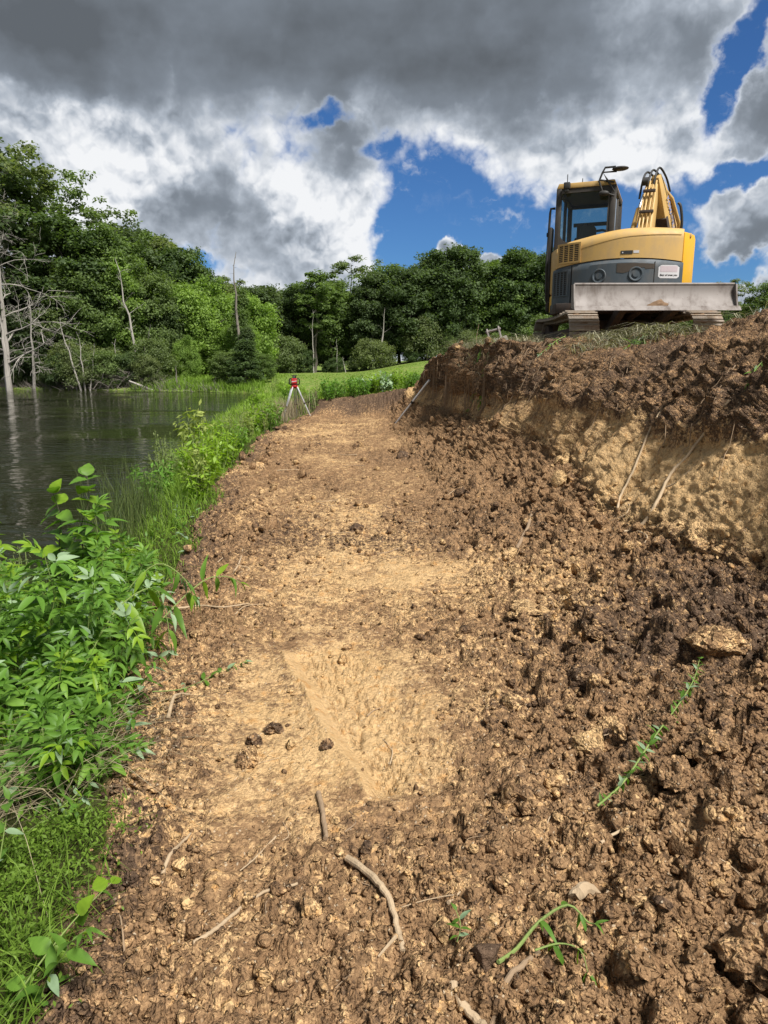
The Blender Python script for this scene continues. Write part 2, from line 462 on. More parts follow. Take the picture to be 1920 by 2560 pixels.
def far_z(X, Y):
    """meadow, pond bowl and the ground under the wood"""
    poly = np.array([(-2.4, -30), (-3.6, 8), (-4.9, 16), (-6.5, 26), (-8.2, 40), (-8.6, 52), (-11, 57), (-16, 60), (-24, 62.5), (-36, 65), (-60, 66), (-95, 60), (-110, -30)], dtype=float)
    n = len(poly); d = np.full(np.shape(X), 1e9); inside = np.zeros(np.shape(X), dtype=bool)
    for i in range(n):
        a, b = poly[i], poly[(i + 1) % n]
        e = b - a; wx, wy = X - a[0], Y - a[1]
        t = np.clip((wx * e[0] + wy * e[1]) / (e @ e), 0, 1)
        d = np.minimum(d, np.hypot(wx - t * e[0], wy - t * e[1]))
        c = ((a[1] <= Y) & (b[1] > Y)) | ((b[1] <= Y) & (a[1] > Y))
        xi = a[0] + (Y - a[1]) / (b[1] - a[1] + 1e-12) * e[0]
        inside ^= c & (X < xi)
    sdist = np.where(inside, -d, d)
    mead = 0.15 + 1.5 * sstep(X, -6, 8) * (1 - 0.0 * Y) + 0.5 * sstep(Y, 60, 130) * sstep(X, -15, 15)
    mead = mead + 2.5 * sstep(Y, 70, 160) * sstep(-X, 12, 40)
    up = np.minimum(sdist * 0.30, 0.18 + sdist * 0.085) + WATER_Z
    z = np.where(sdist < 0, WATER_Z + np.maximum(sdist * 0.35, -1.2), np.minimum(up, mead))
    return z
LW, LR = 900, 760           # samples across, samples along
ys = [-0.2]
while ys[-1] < 31:
    y = ys[-1]
    ys.append(y + max(0.0065, 0.0041 * max(y, 1.2) ** 1.12) * (1 if y > 1.15 else 3))
ys = np.array(ys)
NR = len(ys)
xb, = table(ys, T_B); xc, zc = table(ys, T_C); xe, ze = table(ys, T_E); xf, zf = table(ys, T_F); xg, zg = table(ys, T_G); xh, zh = table(ys, T_H)
# soften the table corners along the bank, ragged rim
def rag(y, s, a, seed):
    return a * fbm(np.stack([y * s, np.full_like(y, 3.1), np.full_like(y, 7.7)], 1), 3, seed)
xc = xc + rag(ys, 0.7, 0.22, 3); xf = xf + rag(ys, 0.6, 0.22, 4); xg = xg + rag(ys, 0.7, 0.20, 5); zg = zg + rag(ys, 0.9, 0.16, 6)
xh = xh + rag(ys, 0.8, 0.25, 7); zh = zh + rag(ys, 1.1, 0.14, 8)
ctrl = [(xb - 3.5, np.full(NR, -1.7)), (xb, np.full(NR, WATER_Z - 0.03)), (xc - 0.45, zc - 0.14), (xc, zc), ((xc * 2 + xe) / 3, zc * 0 - 0.0), ((xc + 2 * xe) / 3, zc * 0 + 0.01), (xe, ze),
        (xe * 0.45 + xf * 0.55, ze * 0.6 + zf * 0.4), (xf, zf), (xg, zg), (xg * 0.66 + xh * 0.34, zg * 0.40 + zh * 0.60), (xh, zh), (xh + 0.5, zh - 0.05), (xh + 1.3, np.minimum(zh - 0.25, 1.72)), (xh + 2.2, np.full(NR, 1.66)), (xh + 9.0, np.full(NR, 1.75))]
CW = [10, 36, 26, 84, 90, 88, 70, 92, 70, 92, 84, 30, 16, 9, 7]
BX = np.zeros((NR, sum(CW) + 1)); BZ = np.zeros_like(BX)
seg_t = []
for k, w in enumerate(CW):
    f = np.arange(w) / w
    seg_t += list(k + f)
seg_t.append(len(CW))
seg_t = np.array(seg_t)
CX = np.stack([c[0] for c in ctrl], 1); CZ = np.stack([c[1] for c in ctrl], 1)
k0 = np.minimum(seg_t.astype(int), len(CW) - 1); ff = seg_t - k0
# monotone-ish smooth profile
BX = CX[:, k0] * (1 - ff) + CX[:, k0 + 1] * ff
BZ = CZ[:, k0] * (1 - ff) + CZ[:, k0 + 1] * ff
ker = np.array([1, 2, 3, 4, 3, 2, 1.0]); ker /= ker.sum()
for _ in range(2):
    pad = np.pad(BZ, ((0, 0), (3, 3)), mode='edge')
    BZ = sum(ker[i] * pad[:, i:i + BZ.shape[1]] for i in range(7))
    pad = np.pad(BX, ((0, 0), (3, 3)), mode='reflect', reflect_type='odd')
    BX = sum(ker[i] * pad[:, i:i + BX.shape[1]] for i in range(7))
BY = np.repeat(ys[:, None], BX.shape[1], 1)
# trench end: everything on the bench climbs to the meadow beyond
ramp_end = sstep(BY + 0.25 * rag(BX.ravel(), 0.8, 1.0, 9).reshape(BX.shape), 20.75, 21.7)
mz = 0.45 + 0.45 * sstep(BX, -2.5, 2.2) + 0.1 * sstep(BX, 0, 3)
onb = sstep(BX - xc[:, None], -0.5, 0.1)
BZ = BZ + ramp_end * onb * np.maximum(mz - BZ, 0) * (BX < xh[:, None] + 0.5)
blend = sstep(BY, 22.5, 29.5)
BZ = BZ * (1 - blend) + far_z(BX, BY) * blend
NCOL = BX.shape[1]
P0 = np.stack([BX, BY, BZ], 2)
# zones -------------------------------------------------------------
segT = np.repeat(seg_t[None, :], NR, 0)
flat = lambda a: a.reshape(-1)
Pf = P0.reshape(-1, 3)
X, Y, Z, T = Pf[:, 0], Pf[:, 1], Pf[:, 2], flat(segT)
def gb(cx, cy, rx, ry, rot=0):
    c, s_ = math.cos(R(rot)), math.sin(R(rot))
    dx, dy = X - cx, Y - cy
    u, v = (dx * c + dy * s_) / rx, (-dx * s_ + dy * c) / ry
    return np.exp(-(u * u + v * v))
nl = fbm(Pf * np.array([0.9, 0.55, 0.9]), 4, 21)
nm = fbm(Pf * 3.1, 3, 22)
grassy = sstep(T, 3.05, 2.75) + sstep(Y, 21.6, 23.2) * sstep(X, 9, 0.2)
grassy = np.clip(grassy + sstep(T, 12.0, 12.8) * 0.35, 0, 1)
tan = -0.05 + 0.60 * nl + 0.25 * nm
tan += 0.10 * gb(-0.6, 9.0, 1.3, 8.0) + 0.58 * gb(-0.12, 3.2, 0.8, 1.35, 18) + 0.40 * gb(-0.65, 2.6, 0.45, 1.0) + 0.50 * gb(0.0, 5.6, 0.9, 1.2) + 0.35 * gb(-0.7, 8.0, 1.2, 2.0) + 0.30 * gb(0.9, 4.9, 0.7, 0.7)
tan += 0.55 * gb(-1.2, 16.5, 1.3, 4.2)
tan += 0.72 * sstep(T, 7.8, 8.3) * sstep(T + 0.38 * nm + 0.3 * nl, 9.2, 8.9) + 0.30 * gb(2.5, 5.5, 0.9, 1.5) * sstep(T, 7.6, 8.2)
tan -= 0.30 * sstep(T, 5.6, 6.6) * sstep(T, 8.1, 7.7) * sstep(Y, 5.5, 8.0)
tan -= 0.55 * sstep(T, 9.0, 9.3)
dark = 0.20 + 0.45 * nl * -1 + 0.12 * nm
dark -= 0.5 * sstep(T, 7.9, 8.3) * sstep(T, 9.05, 8.9)
dark -= 0.06 * gb(-0.6, 9.0, 1.3, 8.0)
dark += 0.42 * sstep(T + 0.38 * nm + 0.3 * nl, 8.85, 9.15) * sstep(T, 12.5, 11.5)
dark += 0.55 * gb(1.75, 4.0, 0.75, 0.8) + 0.40 * gb(2.3, 3.2, 0.7, 0.7) + 0.25 * gb(1.1, 3.6, 0.5, 0.4) + 0.40 * sstep(np.abs(T - 3.05), 0.35, 0.05) + 0.20 * gb(-0.9, 6.2, 0.6, 1.2) + 0.25 * gb(-0.35, 7.3, 0.6, 0.5) + 0.3 * gb(-0.2, 6.2, 0.5, 0.35)
dark += 0.70 * sstep(Y, 20.8, 21.3) * sstep(Y, 22.5, 21.7)
# how loose and lumpy the soil is
loose = 0.50 + 0.35 * nl * -1 + 0.65 * sstep(T, 5.7, 6.6) * sstep(T, 9.5, 7.6) + 0.25 * sstep(T, 9.0, 9.4) + 0.35 * sstep(np.abs(T - 3.2), 0.6, 0.1)
loose -= 0.05 * gb(-0.5, 8.0, 0.9, 8.0)
loose += 0.65 * gb(1.6, 2.2, 0.9, 1.4) + 0.3 * gb(0.5, 1.6, 0.8, 0.6) + 0.3 * gb(1.8, 4.0, 0.8, 0.9)
smoothz = 0.9 * gb(-0.15, 3.15, 0.45, 0.9, 18) + 0.35 * gb(-0.6, 2.5, 0.4, 0.8) + 0.3 * gb(0.3, 5.2, 0.6, 0.6)
loose = np.clip(loose - smoothz, 0.06, 1.3)
loose = loose * (1 - 0.8 * grassy)
cutface = sstep(T, 7.95, 8.3) * sstep(T, 9.2, 8.9)
loose *= 1 - 0.78 * cutface
# displacement ------------------------------------------------------
dv = np.zeros(len(Pf))
near = sstep(Y, 9, 5)
amp_l = loose
warpP = Pf + 0.05 * np.stack([nm, np.roll(nm, 977), np.roll(nm, 3011)], 1)
dv += 0.045 * nl + 0.022 * nm * (0.4 + amp_l)
big = lumps(warpP * 3.2, 31, 0.30, 0.25, 0.62)
dv += 0.15 * big * np.clip(amp_l - 0.30, 0, 1)
warpB = warpP + 0.03 * np.stack([fbm(Pf * 9, 2, 91), fbm(Pf * 9 + 5, 2, 92), fbm(Pf * 9 + 9, 2, 93)], 1)
dv += 0.060 * (blocks(warpB * 6.5, 36) - 0.4) * np.clip(amp_l - 0.10, 0, 1)
md = lumps(warpP * 8.5, 32, 0.55, 0.25, 0.7)
dv += 0.050 * md * np.clip(amp_l - 0.06, 0, 1)
rough = fbm(warpP * 11.0, 4, 33, 0.6)
dv += 0.042 * rough * (0.15 + amp_l) + 0.016 * cutface * rough
sel = np.where(Y < 9.0)[0]
sm = lumps(warpP[sel] * 21.0, 34, 0.7, 0.3, 0.75)
sm = 0.45 * sm + 0.55 * (blocks(warpB[sel] * 17.0, 37) - 0.2)
dv[sel] += 0.036 * sm * np.clip(amp_l[sel] + 0.05, 0, 1) * sstep(Y[sel], 9, 6)
sel2 = np.where(Y < 4.5)[0]
sm2 = lumps(warpP[sel2] * 46.0, 35, 0.75, 0.3, 0.75)
dv[sel2] += 0.019 * sm2 * np.clip(amp_l[sel2] * 0.8 + 0.35, 0, 1) * sstep(Y[sel2], 4.5, 3.2)
# drag marks of the bucket: fine torn ridges beside a smooth smear
ax, ay, bx_, by_ = -0.57, 3.83, -0.01, 2.33
ex, ey = bx_ - ax, by_ - ay; Ln = math.hypot(ex, ey); ex /= Ln; ey /= Ln
al = (X - ax) * ex + (Y - ay) * ey; ac = (X - ax) * (-ey) + (Y - ay) * ex        # along, across (+ = to the right of travel side)
ac = ac + 0.03 * nm + 0.05 * perlin(np.stack([al * 1.6, al * 0, al * 0], 1), 44)
al = al + 0.10 * nm
inseg = sstep(al, -0.05, 0.15) * sstep(al, Ln + 0.02, Ln - 0.12)
smear = inseg * sstep(np.abs(ac), 0.055, 0.035)
loose = loose * (1 - 0.95 * smear)
right_of = inseg * sstep(ac, 0.03, 0.07) * sstep(ac + 0.25 * nl + 0.1 * nm, 0.62, 0.12)
tear = fbm(np.stack([ac * 40 + 1.5 * nm, al * 11.0, Z * 0], 1), 2, 41)
crk = np.abs(fbm(np.stack([ac * 17 + 2.0 * nm, al * 7.0 + 2 * nm, Z * 0], 1), 2, 42))
dv = dv * (1 - 0.95 * smear)
dv += right_of * (-0.034 + 0.010 * tear - 0.030 * sstep(crk, 0.10, 0.0))
dv += smear * (-0.050 * sstep(ac, -0.04, 0.045) + 0.024)
dv += inseg * sstep(ac, -0.14, -0.05) * sstep(ac, -0.03, -0.05) * 0.018
tan += 0.5 * smear + 0.30 * right_of
dark -= 0.9 * smear + 0.25 * right_of
# ridges left by the bucket teeth at the far end of the bench
rd = sstep(Y, 11.5, 14) * sstep(Y, 20.8, 20.2) * sstep(T, 3.2, 3.8) * sstep(T, 6.4, 5.6)
dv += rd * 0.085 * np.maximum(0, perlin(np.stack([X * 0.35, Y * 1.25 + 0.25 * X + 0.6 * nl, Z * 0], 1), 51) + 0.1)
tan += rd * 0.5 * perlin(np.stack([X * 0.5, Y * 1.9 + 0.3 * X, Z * 0], 1), 52)
# the cut wall: vertical tooth grooves and crumbling root mat above
wall = sstep(T, 7.9, 8.3) * sstep(T, 11.3, 10.6)
gro = fbm(np.stack([Y * 2.6 + 0.25 * Z, Z * 0.55, X * 0.3], 1), 3, 61)
dv += wall * sstep(Y, 3, 7) * 0.15 * gro
gro2 = perlin(np.stack([Y * 7.5 + 1.6 * Z + 0.8 * nl, Z * 0.8, X * 0.2], 1), 64)
facet = sstep(T, 7.95, 8.15) * sstep(T, 9.15, 8.95)
dv += facet * sstep(Y, 3.5, 5.5) * (0.055 * np.abs(gro2) + 0.03 * gro2)
ledge = sstep(T, 8.95, 9.12) * sstep(T, 10.6, 9.6)
dv += ledge * (0.07 + 0.16 * np.maximum(fbm(Pf * np.array([1.2, 2.6, 1.2]), 3, 65), -0.2))
rim = sstep(T, 9.2, 10.0) * sstep(T, 12.0, 11.0)
dv += rim * (0.10 * fbm(Pf * 1.7, 3, 62) + 0.05 * lumps(warpP * 5.0, 63, 0.6) * 1.3)
# normals of the base loft
dU = np.gradient(P0, axis=1); dV = np.gradient(P0, axis=0)
Nn = np.cross(dU, dV); Nn /= np.linalg.norm(Nn, axis=2)[:, :, None] + 1e-12
Nn = Nn.reshape(-1, 3)
Nn[:, 2] = np.abs(Nn[:, 2])
PD = Pf + Nn * dv[:, None]
GRID = PD.reshape(NR, NCOL, 3)
ii = np.arange(NR * NCOL).reshape(NR, NCOL)
Fq = np.stack([ii[:-1, :-1], ii[:-1, 1:], ii[1:, 1:], ii[1:, :-1]], 2).reshape(-1, 4)
me = np_mesh('excavated_ground', PD, Fq)
set_attr(me, 'tan', np.clip(tan, -0.6, 1.4)); set_attr(me, 'dark', np.clip(dark, -0.8, 1.3)); set_attr(me, 'grassy', grassy); set_attr(me, 'loose', loose)
ground = add('excavated_ground', me, mat=M_SOIL)
tag(ground, 'graded bench of bare brown and tan soil below the cut bank', None, kind='structure')
TAN_G, DARK_G, LOOSE_G = tan.reshape(NR, NCOL), dark.reshape(NR, NCOL), loose.reshape(NR, NCOL)
def gidx(x, y):
    i = int(np.clip(np.searchsorted(ys, y), 0, NR - 1))
    j = int(np.argmin(np.abs(BX[i] - x)))
    return i, j
def gz(x, y):
    """height of the finished ground"""
    if -0.2 < y < 30 and BX[gidx(x, y)[0], 0] < x < BX[gidx(x, y)[0], -1]:
        i = int(np.clip(np.searchsorted(ys, y), 1, NR - 1))
        f = (y - ys[i - 1]) / (ys[i] - ys[i - 1])
        a = np.interp(x, np.maximum.accumulate(GRID[i - 1, :, 0]), GRID[i - 1, :, 2]); b = np.interp(x, np.maximum.accumulate(GRID[i, :, 0]), GRID[i, :, 2])
        return float(a * (1 - f) + b * f)
    return float(far_z(np.array([x]), np.array([y]))[0])
def gn(x, y, e=0.05):
    return Vector((gz(x - e, y) - gz(x + e, y), gz(x, y - e) - gz(x, y + e), 2 * e)).normalized()

# ------------------------------------------------------------------ meadow and woodland floor (one sheet to the horizon)
def axis_pts(lo, hi, d0, k):
    p = [0.0]
    while p[-1] < hi: p.append(p[-1] + d0 + k * abs(p[-1]))
    q = [0.0]
    while q[-1] > lo: q.append(q[-1] - d0 - k * abs(q[-1]))
    return np.array(sorted(set(q[1:] + p)))
gx = axis_pts(-900, 900, 0.6, 0.03); gy = axis_pts(-300, 1500, 0.6, 0.022)
GX, GY = np.meshgrid(gx, gy)
GZ = far_z(GX.ravel(), GY.ravel()).reshape(GX.shape)
GZ = GZ + 0.05 * fbm(np.stack([GX.ravel() * 0.2, GY.ravel() * 0.2, GX.ravel() * 0], 1), 3, 71).reshape(GX.shape) * (GZ > WATER_Z + 0.1)
lft = np.interp(GY, ys, xb) - 2.6; rgt = np.interp(GY, ys, xh) + 8.0
ins = (GX > lft) & (GX < rgt) & (GY > 0.3) & (GY < 29.0)
GZ = np.where(ins, GZ - 2.0, GZ - 0.05)
GZ = GZ + np.where((GX > 6) & (GY < 40) & ~ins, 0.0, 0)
jj = np.arange(GX.size).reshape(GX.shape)
Fm = np.stack([jj[:-1, :-1], jj[:-1, 1:], jj[1:, 1:], jj[1:, :-1]], 2).reshape(-1, 4)
me = np_mesh('meadow', np.stack([GX, GY, GZ], 2).reshape(-1, 3), Fm)
M_MEADOW, N, b = mat_new('meadow')
P = objpos(N)
n1 = N.noise(P, 0.22, 4); n2 = N.noise(N.mapping(P, scale=(1, 0.35, 1)), 2.2, 5, 0.65)
c = N.mix(n1, (0.090, 0.150, 0.026), (0.150, 0.215, 0.045))
c = N.mix(N.smooth(n2, 0.45, 0.7), c, (0.20, 0.215, 0.065))
N.link(c, b.inputs['Base Color']); b.inputs['Roughness'].default_value = 1.0; b.inputs['Specular IOR Level'].default_value = 0.1
bump(N, b, n2, 0.15, 0.8)
meadow = add('meadow', me, mat=M_MEADOW)
tag(meadow, 'mown green meadow rising towards the wood', None, kind='structure')

# ------------------------------------------------------------------ pond
me = np_mesh('pond_water', np.array([(-110, -25, WATER_Z), (-1.5, -25, WATER_Z), (-1.5, 70, WATER_Z), (-110, 70, WATER_Z)]), np.array([(0, 1, 2, 3)]), False)
M_WATER, N, b = mat_new('pond_water')
P = objpos(N)
b.inputs['Base Color'].default_value = (0.014, 0.016, 0.007, 1)
b.inputs['Roughness'].default_value = 0.03
b.inputs['IOR'].default_value = 1.333
w1 = N.noise(N.mapping(P, scale=(0.42, 1.25, 1)), 2.4, 3, 0.5); w2 = N.noise(N.mapping(P, scale=(0.7, 1.3, 1)), 7.0, 2, 0.5)
gust = N.smooth(N.noise(N.mapping(P, scale=(0.6, 1.0, 1)), 0.13, 3, 0.55), 0.40, 0.56)
hh = N.math('MULTIPLY', N.math('MULTIPLY_ADD', w2, 0.18, w1), N.math('MULTIPLY_ADD', gust, 0.92, 0.08))
bump(N, b, hh, 0.15, 1.0)
pond = add('pond_water', me, mat=M_WATER)
tag(pond, 'dark rippled pond water reflecting trees and white cloud', None, kind='structure')
#ENDTERRAIN

# ------------------------------------------------------------------ machine materials
def paint(name, col, rough=0.45, dirt=(0.20, 0.13, 0.07), amount=0.35, scale=6.0, metal=0.0, chip=None):
    m, N, b = mat_new(name)
    P = objpos(N)
    n1 = N.noise(P, scale, 6, 0.65); n2 = N.noise(N.mapping(P, scale=(1, 1, 0.3)), scale * 3.5, 4, 0.6)
    c = N.mix(N.math('MULTIPLY', N.smooth(N.math('MULTIPLY_ADD', n2, 0.5, N.math('MULTIPLY', n1, 0.5)), 0.45, 0.72), amount), col, dirt)
    if chip:
        c = N.mix(N.smooth(N.noise(P, 26, 4, 0.7), 0.66, 0.70), c, chip)
    N.link(c, b.inputs['Base Color'])
    b.inputs['Metallic'].default_value = metal
    N.link(N.lin(n1, 0.3, 0.7, rough, min(1, rough + 0.3)), b.inputs['Roughness'])
    bump(N, b, n2, 0.002, 0.5)
    return m
M_YEL = paint('yellow_paint_faded', (0.50, 0.315, 0.100), 0.45, (0.36, 0.25, 0.13), 0.7, 2.2)
M_YEL2 = paint('yellow_paint_bright', (0.62, 0.335, 0.012), 0.38, (0.35, 0.22, 0.05), 0.35, 4.0)
M_GREY = paint('slate_paint', (0.048, 0.064, 0.078), 0.5, (0.17, 0.135, 0.10), 0.42, 2.5)
M_BLACK = paint('black_trim', (0.016, 0.015, 0.014), 0.5, (0.05, 0.04, 0.03), 0.4)
M_CABF = paint('cab_frame_paint', (0.030, 0.024, 0.019), 0.45, (0.08, 0.06, 0.045), 0.4)
M_STEEL = paint('scraped_steel', (0.23, 0.205, 0.19), 0.6, (0.085, 0.062, 0.05), 1.0, 2.6, 0.1, (0.10, 0.06, 0.04))
M_TRACK = paint('muddy_track_steel', (0.27, 0.225, 0.18), 0.75, (0.20, 0.125, 0.07), 0.9, 7.0, 0.1)
M_RUST = paint('rusty_dark_steel', (0.045, 0.034, 0.028), 0.8, (0.09, 0.05, 0.03), 0.8, 6.0)
M_HOSE = paint('hydraulic_hose', (0.012, 0.012, 0.012), 0.45, (0.05, 0.04, 0.03), 0.3)
M_WHITE = paint('white_decal', (0.50, 0.49, 0.50), 0.5, (0.5, 0.48, 0.46), 0.4)
M_PINK = paint('faded_red_decal', (0.44, 0.37, 0.39), 0.6, (0.38, 0.32, 0.33), 0.5)
M_BLUE = paint('faded_blue_decal', (0.20, 0.24, 0.42), 0.6, (0.3, 0.3, 0.4), 0.4)
M_GLUE = paint('old_adhesive', (0.060, 0.047, 0.036), 0.9, (0.035, 0.03, 0.026), 0.6, 9.0)
M_SEAT = paint('seat_cloth', (0.075, 0.075, 0.07), 0.9, (0.10, 0.09, 0.08), 0.5)
M_CHROME = paint('chromed_rod', (0.62, 0.62, 0.62), 0.18, (0.4, 0.38, 0.35), 0.3, 5, 0.9)
M_ALU = paint('aluminium', (0.66, 0.67, 0.69), 0.35, (0.5, 0.5, 0.5), 0.3, 5, 0.6)
M_RED = paint('red_plastic', (0.52, 0.012, 0.016), 0.4, (0.3, 0.02, 0.02), 0.3)
def make_glass(GF=0.45):
    m = bpy.data.materials.new('tinted_glass'); m.use_nodes = True
    nt = m.node_tree; nt.nodes.clear(); N = NT(nt)
    o = N.n('ShaderNodeOutputMaterial'); mx = N.n('ShaderNodeMixShader'); tr = N.n('ShaderNodeBsdfTransparent'); gl = N.n('ShaderNodeBsdfGlossy')
    tr.inputs[0].default_value = (0.66, 0.74, 0.70, 1); gl.inputs['Roughness'].default_value = 0.02; gl.inputs[0].default_value = (0.9, 0.95, 1, 1)
    fr = N.n('ShaderNodeFresnel'); fr.inputs[0].default_value = 1.5
    N.link(N.math('MULTIPLY_ADD', fr.outputs[0], GF, 0.0), mx.inputs[0]); N.link(tr.outputs[0], mx.inputs[1]); N.link(gl.outputs[0], mx.inputs[2]); N.link(mx.outputs[0], o.inputs[0])
    return m
M_GLASS = make_glass()
M_GLASS2 = make_glass(3.5)

M_MUD = paint('dried_mud', (0.17, 0.105, 0.06), 0.95, (0.11, 0.07, 0.04), 0.8, 14.0)
# ------------------------------------------------------------------ excavator
EX, EY, EZ = 3.97, 12.45, 1.66
PHU, DPH = 1.0, 21.0
exc = empty('tracked_excavator', (EX, EY, EZ), (0, 0, R(-PHU)))
tag(exc, 'yellow and slate tracked excavator parked on top of the dirt bank, blade towards the viewer', 'excavator')
HM = Matrix.Rotation(R(-DPH), 4, 'Z')
def H(mb, name, mat, parent=exc, **kw):
    """finish a part of the upper structure: turn it on the slew ring"""
    mb.V = [tuple(HM @ Vector(v)) for v in mb.V]
    return mb.build(name, mat, parent, **kw)
# tracks
def track_path(n):
    r, yc, zc_ = 0.325, 1.12, 0.355
    L1 = 2 * yc; C = math.pi * r; tot = 2 * L1 + 2 * C
    out = []
    for i in range(n):
        s = (i + 0.5) / n * tot
        if s < L1:
            out.append((-yc + s, zc_ - r, math.pi))            # bottom run
        elif s < L1 + C:
            a = (s - L1) / r - math.pi / 2
            out.append((yc + r * math.cos(a), zc_ + r * math.sin(a), a - math.pi / 2 + math.pi * 2))
        elif s < 2 * L1 + C:
            t = s - L1 - C
            out.append((yc - t, zc_ + r - 0.035 * math.sin(math.pi * t / L1), 0))
        else:
            a = (s - 2 * L1 - C) / r + math.pi / 2
            out.append((-yc + r * math.cos(a), zc_ + r * math.sin(a), a - math.pi / 2))
    return out
NSH = 36
pitch = (4 * 1.12 + 2 * math.pi * 0.325) / NSH
sh = MB().box((0, 0, 0), (0.45, pitch * 0.94, 0.028)).box((0, pitch * 0.30, 0.024), (0.45, 0.022, 0.03)).box((0, -pitch * 0.05, 0.021), (0.45, 0.016, 0.022)).box((0, 0, -0.03), (0.16, pitch * 0.8, 0.05))
shoe0 = sh.build('track_shoe', M_TRACK, None, bevel=0.004)
shoe_me = shoe0.data
bpy.data.objects.remove(shoe0)
for sx in (-1, 1):
    cx = sx * 0.93
    tf = MB().box((cx - sx * 0.0, 0, 0.33), (0.17, 2.1, 0.26)).box((cx, 0, 0.2), (0.24, 1.7, 0.08)).bar((cx - sx * 0.05, -0.2, 0.38), (0, -0.35, 0.52), 0.34, 0.16).bar((cx - sx * 0.05, 0.4, 0.38), (0, 0.35, 0.52), 0.34, 0.16)
    trk = tf.build('track', M_RUST, exc, bevel=0.01)
    rng = random.Random(5)
    for (yy, zz, a) in track_path(NSH):
        o = add('track_shoe', shoe_me, trk, loc=(cx, yy, zz), rot=(a, 0, 0))
    w = MB().disc((cx, -1.12, 0.355), (1, 0, 0), 0.24, 0.10, 24).disc((cx, -1.12, 0.325), (1, 0, 0), 0.09, 0.24, 16)
    w.build('idler_wheel', M_RUST, trk)
    w = MB().disc((cx, 1.12, 0.355), (1, 0, 0), 0.25, 0.07, 18).disc((cx, 1.12, 0.325), (1, 0, 0), 0.15, 0.22, 16)
    w.build('drive_sprocket', M_RUST, trk)
    for k in range(5):
        MB().disc((cx, -0.76 + k * 0.38, 0.13), (1, 0, 0), 0.075, 0.26, 14).build('track_roller', M_RUST, trk)
MB().box((0, 0, 0.5), (1.2, 1.3, 0.2)).disc((0, 0, 0.66), (0, 0, 1), 0.52, 0.14, 32).build('car_body', M_RUST, exc, bevel=0.015)
# dozer blade
bl = MB()
nz = 9; half = 1.16
prof = []
for k in range(nz):
    t = k / (nz - 1)
    z = 0.70 + 0.345 * t
    y = -1.80 + 0.15 * math.sin(math.pi * (0.15 + 0.85 * t) * 0.62) - 0.02 * (1 - t) + 0.02
    prof.append((y, z))
sec = [(y, z) for y, z in prof] + [(y + 0.022, z) for y, z in reversed(prof)]
bl.prism(sec, 'x', -half, half)
blade = bl.build('dozer_blade', M_STEEL, exc, bevel=0)
MB().prism([(-1.862, 0.668), (-1.80, 0.735), (-1.775, 0.735), (-1.84, 0.668)], 'x', -half - 0.03, half + 0.035).build('cutting_edge', M_STEEL, blade)
for sx in (-1, 1):
    pts = [(prof[0][0] - 0.04, prof[0][1] - 0.02), (prof[0][0] + 0.16, prof[0][1] + 0.02), (prof[-1][0] + 0.10, prof[-1][1] + 0.004), (prof[-1][0] - 0.045, prof[-1][1] + 0.004), (prof[4][0] - 0.07, prof[4][1])]
    MB().prism(pts, 'x', sx * half, sx * (half + 0.022)).build('end_plate', M_STEEL, blade)
MB().tube([(-half, prof[-1][0] + 0.012, prof[-1][1] + 0.006), (half, prof[-1][0] + 0.012, prof[-1][1] + 0.006)], 0.02, 8).build('top_lip', M_STEEL, blade)
for sx in (-1, 1):
    MB().bar((sx * 0.33, -0.55, 0.42), (sx * 0.40, -1.66, 0.80), 0.11, 0.14).build('blade_arm', M_RUST, exc, bevel=0.01)
MB().tube([(0, -0.5, 0.62), (0, -1.2, 0.76)], 0.06, 12).build('blade_cylinder', M_RUST, exc)
MB().tube([(0, -1.2, 0.76), (0, -1.65, 0.86)], 0.032, 12).build('blade_rod', M_CHROME, exc)

# upper structure: everything below is in the slewing frame
RC, YC0 = 1.62, 0.42
def rear_y(x):
    x = max(-1.09, min(1.09, x))
    return YC0 - math.sqrt(RC * RC - x * x) - 0.0 + (0.22 * max(0, (abs(x) - 0.86) / 0.23) ** 2)
def panel(x0, x1, z0, z1, off, nx=28, nzz=8, thick=0.05, top_round=0.0, bot_round=0.0):
    """curved sheet on the tail: z0, z1 are functions of x"""
    mb = MB(); V = []; W2 = []
    for i in range(nx + 1):
        x = x0 + (x1 - x0) * i / nx
        for k in range(nzz + 1):
            t = k / nzz
            z = z0(x) + (z1(x) - z0(x)) * t
            y = rear_y(x) - off
            if top_round:
                dz = (z - (z1(x) - top_round)) / top_round
                if dz > 0:
                    y += top_round * 1.25 * (1 - math.sqrt(max(0, 1 - dz * dz)))
            if bot_round:
                dz = ((z0(x) + bot_round) - z) / bot_round
                if dz > 0:
                    y += bot_round * 0.6 * (1 - math.sqrt(max(0, 1 - dz * dz)))
            V.append((x, y, z)); W2.append((x, y + thick, z))
    n = (nx + 1) * (nzz + 1)
    F = []
    q = lambda i, k: i * (nzz + 1) + k
    for i in range(nx):
        for k in range(nzz):
            F.append((q(i, k), q(i + 1, k), q(i + 1, k + 1), q(i, k + 1)))
            F.append((n + q(i, k), n + q(i, k + 1), n + q(i + 1, k + 1), n + q(i + 1, k)))
    for i in range(nx):
        F.append((q(i, 0), n + q(i, 0), n + q(i + 1, 0), q(i + 1, 0)))
        F.append((q(i, nzz), q(i + 1, nzz), n + q(i + 1, nzz), n + q(i, nzz)))
    for k in range(nzz):
        F.append((q(0, k), q(0, k + 1), n + q(0, k + 1), n + q(0, k)))
        F.append((q(nx, k), n + q(nx, k), n + q(nx, k + 1), q(nx, k + 1)))
    return mb.raw(V + W2, F)
seam = lambda x: 1.475 - 0.075 * (x / 1.0) ** 2 + 0.012 * x
